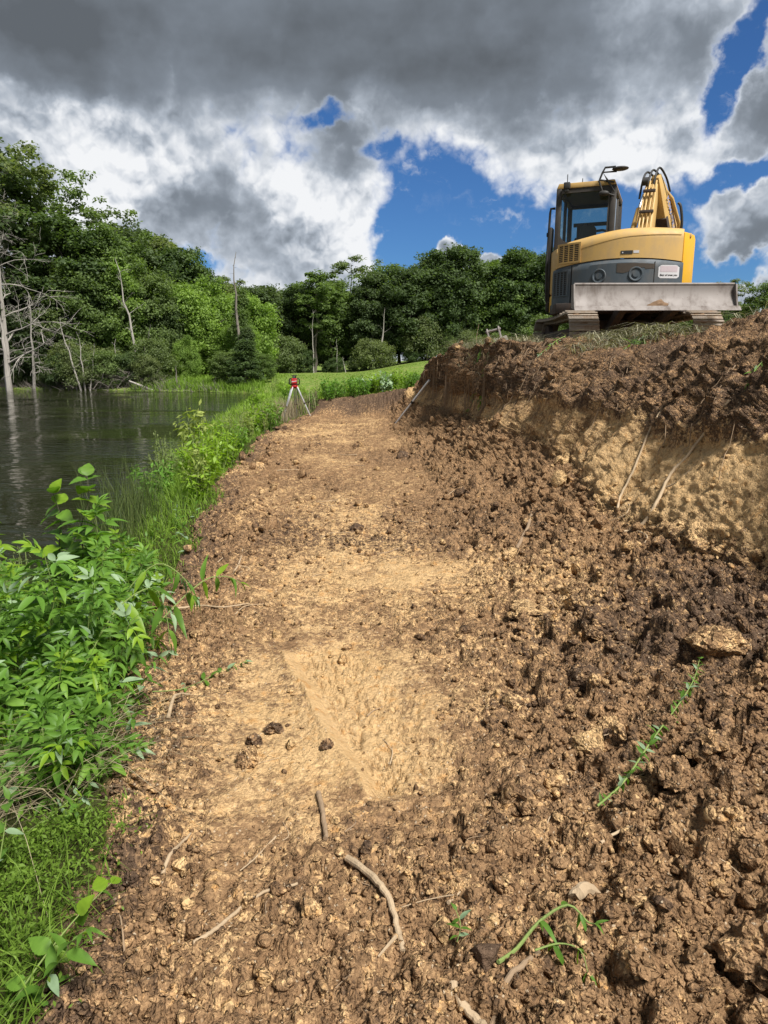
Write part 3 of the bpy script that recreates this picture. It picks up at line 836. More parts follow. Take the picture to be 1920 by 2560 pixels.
hood_top = lambda x: 1.80 + 0.135 * float(sstep(np.array(x), -1.0, 0.25)) - 0.03 * max(0, x - 0.5) - (0.13 * max(0, (-0.72 - x) / 0.28) ** 2)
low = lambda x: 0.735
hood = H(panel(-0.965, 0.93, lambda x: seam(x) + 0.006, hood_top, 0.0, 44, 14, 0.06, top_round=0.16), 'engine_hood', M_YEL)
crest = H(panel(-0.60, 0.90, lambda x: hood_top(x) - 0.15 + 0.045 * (x - 0.2), lambda x: hood_top(x) - 0.139 + 0.045 * (x - 0.2), 0.004, 44, 1, 0.02, 0), 'hood_crease', M_YEL, parent=hood)
cw = H(panel(-0.655, 0.955, low, lambda x: seam(x) - 0.004, 0.028, 44, 12, 0.22, top_round=0.035, bot_round=0.14), 'counterweight', M_GREY)
vs = MB()
for zz in np.linspace(0.80, 1.38, 9):
    vs.box((0.56, rear_y(0.56) - 0.030, float(zz)), (0.012, 0.006, 0.075))
H(vs, 'panel_seam', M_BLACK, parent=cw)
H(panel(-1.005, -0.675, low, lambda x: seam(x) - 0.004, 0.022, 14, 10, 0.10, top_round=0.03, bot_round=0.10), 'radiator_door', M_GREY)
H(MB().prism([(-1.05, -0.65), (-0.9, -1.02), (-0.4, -1.17), (0.3, -1.17), (0.9, -0.98), (1.05, -0.6), (1.05, 0.95), (-1.05, 0.95)], 'z', 0.70, 0.86), 'deck', M_RUST, bevel=0.02)
# sides wrap round the corners
def side(sx, z0, z1, mat, name):
    mb = MB(); V = []
    pl = [(0.945, rear_y(0.945) + 0.01), (1.0, rear_y(1.0) + 0.02), (1.045, rear_y(1.045) + 0.05), (1.085, -0.50), (1.10, -0.2), (1.10, 0.9)]
    inn = [(x - 0.06, y + 0.05) for x, y in pl]
    poly = [(sx * x, y) for x, y in pl] + [(sx * x, y) for x, y in reversed(inn)]
    mb.prism(poly, 'z', z0, z1)
    return H(mb, name, mat, bevel=0.03)
side(1, 0.88, 1.86, M_YEL2, 'side_panel')
side(1, 0.72, 0.872, M_GREY, 'side_skirt')
side(-1, 0.74, 1.02, M_YEL2, 'corner_cover')
side(-1, 1.03, 1.72, M_YEL, 'side_panel')
H(MB().box((0.55, 0.3, 1.3), (1.0, 1.2, 0.85)), 'engine_bay', M_BLACK)
H(MB().box((0.52, -0.10, 1.82), (1.04, 1.25, 0.07)), 'hood_deck', M_YEL, bevel=0.02)
# grilles
def grille(name, x0, x1, z0, z1, off, cols, rows, frame_mat, slat_mat, rim=0.03):
    g = H(panel(x0, x1, lambda x: z0, lambda x: z1, off + 0.003, 10, 3, 0.02), name, M_BLACK)
    for k in range(rows + 1):
        zz = z0 + (z1 - z0) * k / rows
        H(panel(x0, x1, lambda x: zz - 0.0042, lambda x: zz + 0.0042, off + 0.012, 10, 1, 0.010), 'slat', slat_mat, parent=g)
    for k in range(cols + 1):
        xx = x0 + (x1 - x0) * k / cols
        H(panel(xx - 0.011, xx + 0.011, lambda x: z0, lambda x: z1, off + 0.014, 2, 3, 0.017), 'grille_bar', slat_mat, parent=g)
    for (a0, a1, b0, b1) in ((x0 - rim, x1 + rim, z1, z1 + rim), (x0 - rim, x1 + rim, z0 - rim, z0), (x0 - rim, x0, z0, z1), (x1, x1 + rim, z0, z1)):
        H(panel(a0, a1, lambda x: b0, lambda x: b1, off + 0.018, 8, 2, 0.02), 'grille_rim', frame_mat, parent=g)
    return g
grille('air_grille', -0.90, -0.565, 1.485, 1.735, 0.0, 4, 9, M_YEL, M_YEL, 0.026)
grille('radiator_grille', -0.965, -0.735, 0.98, 1.335, 0.03, 4, 11, M_GREY, M_GREY, 0.016)
# round sockets in the counterweight
for xx in (-0.235, 0.30):
    yy = rear_y(xx) - 0.03
    nrm = Vector((xx, -math.sqrt(RC * RC - xx * xx), 0)).normalized()
    c0 = Vector((xx, yy, 1.235 + 0.02 * xx))
    ring = MB()
    V = []; nn = 28
    for rr, off in ((0.108, 0.0), (0.100, 0.012), (0.086, 0.010), (0.070, -0.006), (0.05, -0.004), (0.0, 0.006)):
        for k in range(nn):
            a = 2 * math.pi * k / nn
            tx = Vector((-nrm.y, nrm.x, 0))
            V.append(c0 + tx * math.cos(a) * rr + Vector((0, 0, 1)) * math.sin(a) * rr + nrm * off)
    F = [(j * nn + k, j * nn + (k + 1) % nn, (j + 1) * nn + (k + 1) % nn, (j + 1) * nn + k) for j in range(5) for k in range(nn)]
    ring.raw(V, F)
    H(ring, 'lifting_socket', M_GREY, parent=cw)
    H(MB().disc(c0 + nrm * 0.004, nrm, 0.045, 0.018, 20), 'socket_plug', M_GREY, parent=cw)
patch = H(panel(0.02, 0.56, lambda x: 1.275 - 0.02 * math.sin(9 * x) - 0.03 * (x > 0.42) + 0.05 * float(sstep(np.array(x), 0.10, 0.3)), lambda x: seam(x) - 0.075, 0.0315, 30, 2, 0.004), 'adhesive_patch', M_GLUE, parent=cw)
H(panel(0.065, 0.235, lambda x: 1.535, lambda x: 1.585, 0.006, 4, 1, 0.01), 'latch_recess', M_BLACK, parent=hood)
H(panel(0.245, 0.325, lambda x: 1.545, lambda x: 1.582, 0.004, 4, 1, 0.006), 'small_label', M_WHITE, parent=hood)
H(panel(0.082, 0.10, lambda x: 1.548, lambda x: 1.566, 0.010, 1, 1, 0.006), 'latch_screw', M_WHITE, parent=hood)
# sticker with its line of print
def zmid(x): return 1.275
stk = H(panel(0.615, 0.905, lambda x: 1.175 + 0.025 * max(0, abs(x - 0.76) - 0.115) / 0.03, lambda x: 1.365 - 0.03 * max(0, abs(x - 0.76) - 0.105) / 0.04, 0.0305, 24, 2, 0.004), 'warning_sticker', M_WHITE, parent=cw)
H(panel(0.64, 0.88, lambda x: 1.268, lambda x: 1.350, 0.0325, 16, 1, 0.003), 'faded_print_band', M_PINK, parent=cw)
def text_mesh(body, size, shear=0.0, bold=0.0):
    cu = bpy.data.curves.new('lettering', 'FONT'); cu.body = body; cu.size = size; cu.align_x = 'CENTER'; cu.align_y = 'CENTER'; cu.shear = shear; cu.offset = bold; cu.extrude = 0.0008
    o = bpy.data.objects.new('lettering', cu); COL.objects.link(o)
    bpy.context.view_layer.update()
    me = bpy.data.meshes.new_from_object(o.evaluated_get(bpy.context.evaluated_depsgraph_get()))
    bpy.data.objects.remove(o)
    me.materials.clear()
    return me
tm = text_mesh('Easy of ones you', 0.036, 0.2, 0.0008)
for v in tm.vertices:                     # wrap on the tail
    x = 0.76 + v.co.x; z = 1.222 + v.co.y
    p = HM @ Vector((x, rear_y(x) - 0.0335 - v.co.z, z)); v.co = p
add('lettering', tm, cw, M_BLACK)
# cab
CX0, CX1, CY0, CY1, CZ0, CZ1 = -1.06, -0.13, -0.42, 1.08, 0.86, 2.75
cab_f = MB()
pw = 0.075
def post(x, y0, z0, y1, z1, w=pw):
    cab_f.bar((x, y0, z0), (x, y1, z1), w, w, up=(1, 0, 0))
lean = 0.05
for x in (CX0 + pw / 2, CX1 - pw / 2):
    post(x, CY0, 1.70, CY0 + lean, CZ1 - 0.04, 0.085)
    post(x, CY1 - 0.05, 1.0, CY1 - 0.16, CZ1 - 0.06)
    post(x, 0.35, 1.0, 0.35, CZ1 - 0.06, 0.05)
    cab_f.bar((x, CY0 + lean, CZ1 - 0.06), (x, CY1 - 0.16, CZ1 - 0.08), 0.07)
    cab_f.bar((x, CY0, 1.75), (x, CY1 - 0.05, 1.55), 0.07)
cab_f.bar((CX0, CY1 - 0.16, CZ1 - 0.08), (CX1, CY1 - 0.16, CZ1 - 0.08), 0.08)
cab = H(cab_f, 'cab', M_CABF, bevel=0.012)
# rear frame with a rounded window opening
def rrect(x0, x1, z0, z1, r, n=6, rb=None):
    rb = rb or r; out = []
    for (cx, cz, a0, rr) in ((x1 - r, z1 - r, 0, r), (x0 + r, z1 - r, 90, r), (x0 + rb, z0 + rb, 180, rb), (x1 - rb, z0 + rb, 270, rb)):
        for k in range(n + 1):
            a = R(a0 + 90 * k / n); out.append((cx + rr * math.cos(a), cz + rr * math.sin(a)))
    return out
outer = rrect(CX0, CX1, 1.70, CZ1 - 0.015, 0.04)
inner = rrect(CX0 + 0.075, CX1 - 0.115, 1.865, CZ1 - 0.115, 0.05, rb=0.17)
fr = MB(); n = len(outer); V = []
yb = lambda z: CY0 - 0.03 + lean * (z - 1.7) / 0.95
for dy in (0.0, 0.06):
    V += [(x, yb(z) + dy, z) for x, z in outer] + [(x, yb(z) + dy, z) for x, z in inner]
F = []
for i in range(n):
    j = (i + 1) % n
    F += [(i, j, n + j, n + i), (2 * n + i, 3 * n + i, 3 * n + j, 2 * n + j), (n + i, n + j, 3 * n + j, 3 * n + i), (i, 2 * n + i, 2 * n + j, j)]
fr.raw(V, F)
H(fr, 'rear_frame', M_CABF, parent=cab)
gl = MB().raw([(x, yb(z) + 0.025, z) for x, z in inner], [tuple(range(len(inner)))])
H(gl, 'rear_window', M_GLASS, parent=cab, fix=False, smooth=False)
for x, nm in ((CX1 - 0.03, 'side_window'), (CX0 + 0.03, 'door_window')):
    H(MB().raw([(x, CY0 + 0.04, 1.76), (x, CY1 - 0.09, 1.60), (x, CY1 - 0.18, CZ1 - 0.11), (x, CY0 + 0.07, CZ1 - 0.10)], [(0, 1, 2, 3)]), nm, M_GLASS2 if nm == 'side_window' else M_GLASS, parent=cab, fix=False, smooth=False)
H(MB().raw([(CX0 + 0.06, CY1 - 0.06, 1.05), (CX1 - 0.06, CY1 - 0.06, 1.05), (CX1 - 0.06, CY1 - 0.17, CZ1 - 0.12), (CX0 + 0.06, CY1 - 0.17, CZ1 - 0.12)], [(0, 1, 2, 3)]), 'windscreen', M_GLASS, parent=cab, fix=False, smooth=False)
H(MB().prism([(CX0 - 0.005, CZ1 - 0.045), (CX1 + 0.005, CZ1 - 0.045), (CX1 - 0.03, CZ1 + 0.035), (CX0 + 0.03, CZ1 + 0.035)], 'y', CY0 - 0.045 + lean, CY1 - 0.10), 'roof', M_YEL, parent=cab, bevel=0.012)
H(MB().box(((CX0 + CX1) / 2, 0.33, CZ1 - 0.06), (CX1 - CX0 - 0.16, 1.2, 0.02)), 'roof_liner', M_SEAT, parent=cab)
H(MB().box(((CX0 + CX1) / 2, 0.3, 1.25), (CX1 - CX0, 1.4, 0.80)), 'cab_base', M_BLACK, parent=cab, bevel=0.01)
H(MB().box(((CX0 + CX1) / 2, CY0 + 0.05, 1.73), (CX1 - CX0 - 0.02, 0.12, 0.15)), 'rear_sill', M_BLACK, parent=cab)
st = MB().box((-0.60, 0.22, 1.76), (0.46, 0.12, 0.55)).box((-0.60, 0.45, 1.55), (0.46, 0.48, 0.14))
seat = H(st, 'seat', M_SEAT, bevel=0.04)
H(MB().prism(rrect(-0.735, -0.465, 1.93, 2.21, 0.08), 'y', 0.15, 0.24), 'headrest', M_SEAT, parent=seat, bevel=0.02)
H(MB().tube([(-0.83, 0.95, 1.75), (-0.80, 0.97, 2.1), (-0.70, 1.0, 2.24), (-0.45, 1.0, 2.26), (-0.3, 1.0, 2.22)], 0.022, 8), 'grab_bar', M_SEAT, parent=cab)
H(MB().box((-0.58, 0.94, 2.36), (0.74, 0.05, 0.06)).box((-0.80, 0.90, 2.2), (0.16, 0.08, 0.35)), 'blind_roller', M_SEAT, parent=cab)
# handrail, lamp, aerials, mirrors
H(MB().tube([(CX0 - 0.02, CY0 + 0.05, 2.42), (CX0 - 0.09, CY0 + 0.05, 2.42), (CX0 - 0.10, CY0 + 0.05, 2.35), (CX0 - 0.115, CY0 + 0.0, 1.5), (CX0 - 0.10, CY0 + 0.0, 0.95), (CX0 - 0.03, CY0 + 0.0, 0.92)], 0.020, 8), 'handrail', M_BLACK, parent=cab)
H(MB().box((CX0 - 0.075, CY0 + 0.10, 1.45), (0.06, 0.20, 1.35)), 'door_edge', M_BLACK, parent=cab, bevel=0.015)
H(MB().disc((CX0 - 0.13, CY0 + 0.08, 2.02), (1, 0, 0), 0.035, 0.03, 12), 'marker_lamp', M_BLACK, parent=cab)
lamp = H(MB().box((CX0 + 0.17, CY0 - 0.06, CZ1 - 0.02), (0.10, 0.09, 0.10)).box((CX0 + 0.17, CY0 - 0.065, CZ1 - 0.09), (0.07, 0.06, 0.06)), 'work_lamp', M_BLACK, parent=cab, bevel=0.012)
H(MB().tube([(CX0 + 0.16, CY0 + 0.02, CZ1 + 0.03), (CX0 + 0.16, CY0 + 0.02, CZ1 + 0.17)], 0.007, 6), 'aerial', M_BLACK, parent=cab)
H(MB().tube([(CX0 + 0.40, CY0 + 0.02, CZ1 + 0.03), (CX0 + 0.40, CY0 + 0.02, CZ1 + 0.09)], 0.007, 6), 'aerial', M_BLACK, parent=cab)
mx_, my_ = CX1 - 0.16, CY0 - 0.03
mb = MB()
mb.tube([(CX1 - 0.02, my_, CZ1 - 0.22), (mx_ - 0.04, my_ - 0.04, CZ1 - 0.16), (mx_ - 0.10, my_ - 0.05, CZ1 + 0.0), (mx_ - 0.06, my_ - 0.04, CZ1 + 0.12), (mx_ - 0.02, my_ - 0.03, CZ1 + 0.20), (mx_ + 0.14, my_ - 0.03, CZ1 + 0.20)], 0.016, 8)
mb.tube([(CX1 - 0.02, my_, CZ1 - 0.16), (mx_ + 0.02, my_ - 0.04, CZ1 + 0.02), (mx_ - 0.05, my_ - 0.04, CZ1 + 0.13), (mx_ + 0.16, my_ - 0.03, CZ1 + 0.13)], 0.014, 8)
mb.tube([(CX1 - 0.03, my_, CZ1 - 0.02), (mx_ - 0.09, my_ - 0.05, CZ1 + 0.02)], 0.014, 8)
H(mb, 'mirror_bracket', M_BLACK, parent=cab)
def ell(c, rx, ry, rz, nm, mat):
    V = []; nn, mm = 16, 8
    for j in range(mm + 1):
        t = math.pi * j / mm
        for k in range(nn):
            a = 2 * math.pi * k / nn
            V.append((c[0] + rx * math.sin(t) * math.cos(a), c[1] + ry * math.sin(t) * math.sin(a), c[2] + rz * math.cos(t)))
    F = [(j * nn + k, j * nn + (k + 1) % nn, (j + 1) * nn + (k + 1) % nn, (j + 1) * nn + k) for j in range(mm) for k in range(nn)]
    H(MB().raw(V, F), nm, mat, parent=cab)
ell((mx_ + 0.21, my_ - 0.03, CZ1 + 0.165), 0.13, 0.10, 0.032, 'mirror', M_BLACK)
ell((mx_ - 0.02, my_ - 0.05, CZ1 - 0.185), 0.085, 0.05, 0.045, 'mirror', M_BLACK)
# boom, rising steeply beside the cab and slewed to the right, arm folded down beyond it
def plate_boom(path, widths, heights):
    """box girder along a path; returns MB"""
    mb = MB(); V = []
    pts = [Vector(p) for p in path]
    for i, p in enumerate(pts):
        d = (pts[min(i + 1, len(pts) - 1)] - pts[max(i - 1, 0)]).normalized()
        side_ = Vector((math.cos(R(BSW)), -math.sin(R(BSW)), 0))
        up = side_.cross(d).normalized()
        w, h = widths[i] / 2, heights[i] / 2
        V += [p - side_ * w - up * h, p + side_ * w - up * h, p + side_ * w + up * h, p - side_ * w + up * h]
    F = [(3, 2, 1, 0), tuple((len(pts) - 1) * 4 + k for k in range(4))]
    for i in range(len(pts) - 1):
        for k in range(4):
            F.append((i * 4 + k, i * 4 + (k + 1) % 4, (i + 1) * 4 + (k + 1) % 4, (i + 1) * 4 + k))
    return mb.raw(V, F)
BSW = 5.0
fw = Vector((math.sin(R(BSW)), math.cos(R(BSW)), 0))
bf = Vector((0.26, 0.98, 1.13))
def bp(s, z, lat=0.0):
    return bf + fw * s + Vector((math.cos(R(BSW)), -math.sin(R(BSW)), 0)) * lat + Vector((0, 0, z))
boom = H(plate_boom([bp(0, 0), bp(0.08, 0.55), bp(0.28, 1.15), bp(0.62, 1.72), bp(0.86, 1.98)], [0.25, 0.25, 0.23, 0.20, 0.17], [0.30, 0.40, 0.40, 0.34, 0.22]), 'boom', M_YEL, bevel=0.012)
H(MB().prism([(bp(0, 0).x - 0.17, bp(0, 0).y - 0.22), (bp(0, 0).x + 0.2, bp(0, 0).y - 0.22), (bp(0, 0).x + 0.2, bp(0, 0).y + 0.2), (bp(0, 0).x - 0.17, bp(0, 0).y + 0.2)], 'z', 0.95, 2.12), 'swing_post', M_YEL2, bevel=0.03)
H(MB().disc(bp(-0.23, 0.78, 0.02), (0, 1, 0), 0.06, 0.10, 16).box(bp(-0.22, 0.68, 0.02), (0.12, 0.10, 0.20)), 'pin_opening', M_BLACK)
# boom cylinder in front, pipes along the back of the boom
H(MB().tube([bp(-0.14, 0.10, -0.18), bp(0.12, 1.15, -0.20), bp(0.34, 1.5, -0.16)], 0.05, 12), 'boom_cylinder', M_YEL)
H(MB().tube([bp(0.34, 1.5, -0.16), bp(0.55, 1.78, -0.12)], 0.028, 10), 'boom_rod', M_CHROME)
for k, la in enumerate((-0.09, -0.03, 0.04, 0.10)):
    H(MB().tube([bp(-0.20, 0.75, la), bp(0.00, 1.2, la), bp(0.26, 1.62, la), bp(0.55, 2.0, la * 0.8)], 0.017, 8), 'hydraulic_pipe', M_YEL, parent=boom)
for k in range(3):
    c = bp(-0.05 + 0.2 * k, 1.0 + 0.38 * k, 0)
    H(MB().box(c + Vector((0, -0.09, 0.02)), (0.27 - 0.03 * k, 0.06, 0.05)), 'pipe_clamp', M_RUST, parent=boom, bevel=0.008)
# arm: its broad root plate hangs to the right of the boom head
BSW = 16.0
a0 = bp(0.80, 2.02, 0.06)
armd = Vector((0.24, 0.62, -0.86)).normalized()
arm = H(plate_boom([a0 - armd * 0.12, a0 + armd * 0.22, a0 + armd * 0.62, a0 + armd * 1.0, a0 + armd * 1.65], [0.15, 0.20, 0.24, 0.26, 0.26], [0.15, 0.34, 0.52, 0.60, 0.30]), 'arm', M_YEL, bevel=0.012)
H(plate_boom([a0 + armd * 0.55 + Vector((0.0, -0.17, -0.16)), a0 + armd * 1.15 + Vector((-0.02, -0.18, -0.18))], [0.20, 0.22], [0.10, 0.16]), 'arm_underside_shade', M_RUST, parent=arm)  # lower side of the arm, its shadow put in as a dark colour
H(MB().tube([a0 + Vector((-0.05, 0.02, 0.10)), a0 + armd * 0.5 + Vector((0.16, 0.05, 0.16)), a0 + armd * 1.0 + Vector((0.20, 0.04, 0.16)), a0 + armd * 1.3 + Vector((0.16, 0, 0.1))], 0.036, 10), 'arm_cylinder', M_YEL, parent=arm)
tm = text_mesh('KOMATSU', 0.17, 0.0, 0.003)
sd_ = Vector((math.cos(R(BSW)), -math.sin(R(BSW)), 0)); upv = sd_.cross(armd).normalized()
for v in tm.vertices:
    p = a0 + armd * (0.62 + v.co.x * 0.8) + upv * (v.co.y * 0.9 + 0.02) + sd_ * (0.133 + v.co.z)
    v.co = HM @ p
add('lettering', tm, arm, M_BLUE)
def hose(pts, r=0.016):
    ps = [Vector(p) for p in pts]; out = []
    for i in range(len(ps) - 1):
        p0, p1, p2, p3 = ps[max(i - 1, 0)], ps[i], ps[i + 1], ps[min(i + 2, len(ps) - 1)]
        for k in range(6):
            t = k / 6
            out.append(0.5 * ((2 * p1) + (-p0 + p2) * t + (2 * p0 - 5 * p1 + 4 * p2 - p3) * t * t + (-p0 + 3 * p1 - 3 * p2 + p3) * t ** 3))
    out.append(ps[-1])
    return H(MB().tube(out, r, 7), 'hydraulic_hose', M_HOSE)
top = bp(0.66, 2.0, 0)
for k, la in enumerate((-0.10, 0.0, 0.10)):
    hose([top + Vector((la - 0.10, -0.18, -0.30)), top + Vector((la - 0.06, -0.15, 0.02)), top + Vector((la, 0.0, 0.18 + 0.03 * k)), top + Vector((la + 0.12, 0.16, 0.10)), top + Vector((la + 0.20, 0.3, -0.12))], 0.019)
hose([bp(-0.2, 0.3, -0.2), bp(-0.24, 0.62, -0.24), bp(-0.2, 0.92, -0.2), bp(-0.1, 1.05, -0.12)], 0.024)
hose([bp(-0.2, 0.3, 0.16), bp(-0.25, 0.6, 0.20), bp(-0.2, 0.9, 0.16), bp(-0.1, 1.05, 0.1)], 0.024)
e1 = a0 + armd * 0.75
hose([e1 + Vector((0.22, -0.1, 0.28)), e1 + Vector((0.27, -0.1, 0.20)), e1 + Vector((0.31, -0.08, -0.1)), e1 + Vector((0.27, -0.05, -0.4)), e1 + Vector((0.2, 0, -0.5))], 0.026)
hose([bp(-0.1, 0.5, -0.42), bp(-0.05, 0.78, -0.36), bp(0.0, 0.75, -0.25), bp(0, 0.6, -0.2)], 0.022)
H(MB().disc(bp(0.42, 1.98, -0.1), (1, 0, 0), 0.07, 0.10, 14), 'boom_lamp', M_BLACK, parent=boom)

# mud caught on the blade
def lumpmesh(r, seed, sub=3, flat_=1.0, rough_=0.35):
    import bmesh
    bm = bmesh.new(); bmesh.ops.create_icosphere(bm, subdivisions=sub, radius=1.0)
    co = np.array([v.co[:] for v in bm.verts])
    d = 1 + rough_ * 1.3 * fbm(co * 1.1 + seed * 3.7, 3, seed % 40) + rough_ * 0.55 * fbm(co * 3.3 + seed, 3, seed % 37)
    fac = 1 + rough_ * 0.5 * np.sign(perlin(co * 1.6 + seed * 1.9, 3)) * 0.3
    co = co * (d * fac)[:, None] * r * np.array([1, 0.85, flat_])
    rq = np.random.default_rng(seed)
    for _ in range(9):
        nn_ = rq.normal(size=3); nn_ /= np.linalg.norm(nn_)
        lim = r * rq.uniform(0.45, 0.85); dd = co @ nn_
        co = co - np.maximum(dd - lim, 0)[:, None] * nn_ * 0.85
    co = co * (1 + 0.05 * rough_ * rq.normal(size=(len(co), 1)))
    F = np.array([[v.index for v in f.verts] for f in bm.faces])
    bm.free()
    return co, F

co, F = lumpmesh(1.0, 21, 3, 0.9, 0.8)
mud = np_mesh('mud_lump', co * np.array([0.17, 0.05, 0.075]) + np.array([0.02, -1.73, 0.735]), F)
add('mud_lump', mud, blade, M_MUD)
co, F = lumpmesh(1.0, 23, 3, 0.9, 0.8)
add('mud_lump', np_mesh('mud_lump', co * np.array([0.20, 0.04, 0.03]) + np.array([0.42, -1.76, 0.70]), F), blade, M_MUD)
rq = random.Random(3)
for sx in (-1, 1):
    for k in range(5):
        co, F = lumpmesh(1.0, 40 + k + 7 * sx, 2, 0.9, 0.8)
        add('mud_lump', np_mesh('mud_lump', co * np.array([0.16, 0.05, 0.05]) * rq.uniform(0.6, 1.2) + np.array([sx * 0.93 + rq.uniform(-.15, .15), -1.12 - 0.31 * math.cos(k * 0.5), 0.36 + 0.31 * math.sin(k * 0.5)]), F), exc, M_MUD)

# ------------------------------------------------------------------ rotating laser on its tripod
tx, ty = -2.52, 20.3
tz = gz(tx, ty)
trp = empty('surveying_tripod', (tx, ty, tz))
tag(trp, 'aluminium surveying tripod standing in the grass at the end of the bench', 'tripod')
th = 0.90
MB().disc((0, 0, th), (0, 0, 1), 0.085, 0.035, 20).disc((0, 0, th - 0.03), (0, 0, 1), 0.05, 0.05, 14).build('tripod_head', M_RED, trp, bevel=0.004)
for k, (dx, dy) in enumerate(((-0.36, -0.22), (0.42, 0.12), (-0.02, 0.45))):
    a = Vector((dx * 0.16, dy * 0.16, th - 0.02)); b_ = Vector((dx, dy, gz(tx + dx, ty + dy) - tz - 0.03))
    d = (b_ - a); sidev = d.cross(Vector((0, 0, 1))).normalized() * 0.028
    mid = a + d * 0.55
    leg = MB().bar(a + sidev, mid + sidev * 0.9, 0.030, 0.036).bar(a - sidev, mid - sidev * 0.9, 0.030, 0.036).build('leg', M_ALU, trp, bevel=0.003)
    MB().bar(a + d * 0.42, b_, 0.048, 0.028).build('leg_slide', M_ALU, leg, bevel=0.003)
    MB().bar(mid - d * 0.02, mid + d * 0.02, 0.095, 0.05).build('leg_clamp', M_BLACK, leg, bevel=0.004)
    MB().bar(a - d * 0.01, a + d * 0.05, 0.085, 0.045).build('leg_hinge', M_RED, leg, bevel=0.004)
MB().tube([(0.06, 0.02, th - 0.05), (0.10, 0.04, th - 0.3), (0.11, 0.05, th - 0.55), (0.13, 0.06, th - 0.75)], 0.012, 6).build('carry_strap', M_BLACK, trp)
las = empty('rotary_laser_level', (tx, ty, tz + th + 0.0175))
tag(las, 'red and black rotary laser level mounted on the tripod', 'laser level')
MB().box((0, 0, 0.105), (0.155, 0.15, 0.17)).build('housing', M_RED, las, bevel=0.018)
MB().box((0, -0.078, 0.108), (0.17, 0.012, 0.125)).build('front_bezel', M_BLACK, las, bevel=0.004)
fp = MB().box((0, -0.086, 0.108), (0.135, 0.008, 0.100)).build('front_panel', M_RED, las, bevel=0.003)
tm = text_mesh('Milwaukee', 0.036, 0.3, 0.0012)
for v in tm.vertices:
    v.co = Vector((v.co.x, -0.0905 - v.co.z, 0.112 + v.co.y * 1.3 + v.co.x * 0.2))
add('lettering', tm, fp, M_WHITE)
MB().box((0, 0, 0.012), (0.15, 0.13, 0.024)).build('base', M_BLACK, las, bevel=0.006)
for sx in (-1, 1):
    MB().tube([(sx * 0.075, 0, 0.185), (sx * 0.12, 0, 0.185), (sx * 0.142, 0, 0.16), (sx * 0.142, 0, 0.05), (sx * 0.12, 0, 0.025), (sx * 0.075, 0, 0.025)], 0.017, 10).build('handle', M_BLACK, las)
MB().disc((0, 0, 0.20), (0, 0, 1), 0.055, 0.025, 20).build('collar', M_BLACK, las)
for k in range(4):
    a = math.pi / 4 + k * math.pi / 2
    MB().bar((0.05 * math.cos(a), 0.05 * math.sin(a), 0.21), (0.05 * math.cos(a), 0.05 * math.sin(a), 0.262), 0.014).build('cage_post', M_BLACK, las)
MB().disc((0, 0, 0.235), (0, 0, 1), 0.026, 0.045, 16).build('prism_head', M_CHROME, las)
MB().disc((0, 0, 0.27), (0, 0, 1), 0.085, 0.018, 24).build('top_guard', M_BLACK, las, bevel=0.004)

# ------------------------------------------------------------------ grade pole leaning on the bank
p0 = Vector((0.27, 17.0, gz(0.27, 17.0) + 0.01))
p1 = Vector((1.03, 16.35, 1.20))
pole = empty('grade_pole', p0)
tag(pole, 'silver two-section grade pole leaning against the cut bank', 'measuring pole')
d = p1 - p0
MB().tube([(0, 0, 0), d * 0.52], 0.022, 12).build('lower_tube', M_ALU, pole)
MB().tube([d * 0.50, d * 1.0], 0.027, 12).build('upper_tube', M_ALU, pole)
MB().tube([d * 0.49, d * 0.53], 0.034, 12).build('lock_collar', M_BLACK, pole)
MB().tube([d * -0.02, d * 0.01], [0.006, 0.019], 10).build('foot_point', M_BLACK, pole)

# ------------------------------------------------------------------ spare digging bucket behind the rim
bx0, by0 = 2.92, 18.3
bk = empty('digging_bucket', (bx0, by0, 1.68), (R(10), R(-14), R(-18)))
tag(bk, 'spare grey steel digging bucket lying behind the bank rim', 'bucket')
arc = [(0.30 * math.cos(R(a)), 0.30 * math.sin(R(a)) + 0.22) for a in range(-20, 215, 18)]
shell = MB(); V = []
for xx in (-0.26, 0.26):
    V += [(xx, y, z) for y, z in arc]
n = len(arc)
V2 = []
for xx in (-0.26, 0.26):
    V2 += [(xx, y * 0.94, 0.22 + (z - 0.22) * 0.94) for y, z in arc]
F = [(i, i + 1, n + i + 1, n + i) for i in range(n - 1)] + [(2 * n + i, 3 * n + i, 3 * n + i + 1, 2 * n + i + 1) for i in range(n - 1)]
shell.raw(V + V2, F)
shell.build('shell', M_STEEL, bk)
for sx in (-1, 1):
    MB().prism([(y * 1.03, 0.22 + (z - 0.22) * 1.03) for y, z in arc], 'x', sx * 0.26, sx * 0.275).build('side_plate', M_STEEL, bk)
    MB().prism([(-0.10, 0.50), (0.10, 0.50), (0.07, 0.76), (0.0, 0.80), (-0.06, 0.74)], 'x', sx * 0.13, sx * 0.16).build('lug', M_STEEL, bk, bevel=0.006)
MB().tube([(-0.19, 0.0, 0.72), (0.19, 0.0, 0.72)], 0.03, 12).build('pin', M_STEEL, bk)
for k in range(4):
    MB().box((-0.2 + 0.133 * k, 0.31, 0.10), (0.05, 0.04, 0.16), taper=(0.7, 0.5)).build('tooth', M_STEEL, bk)

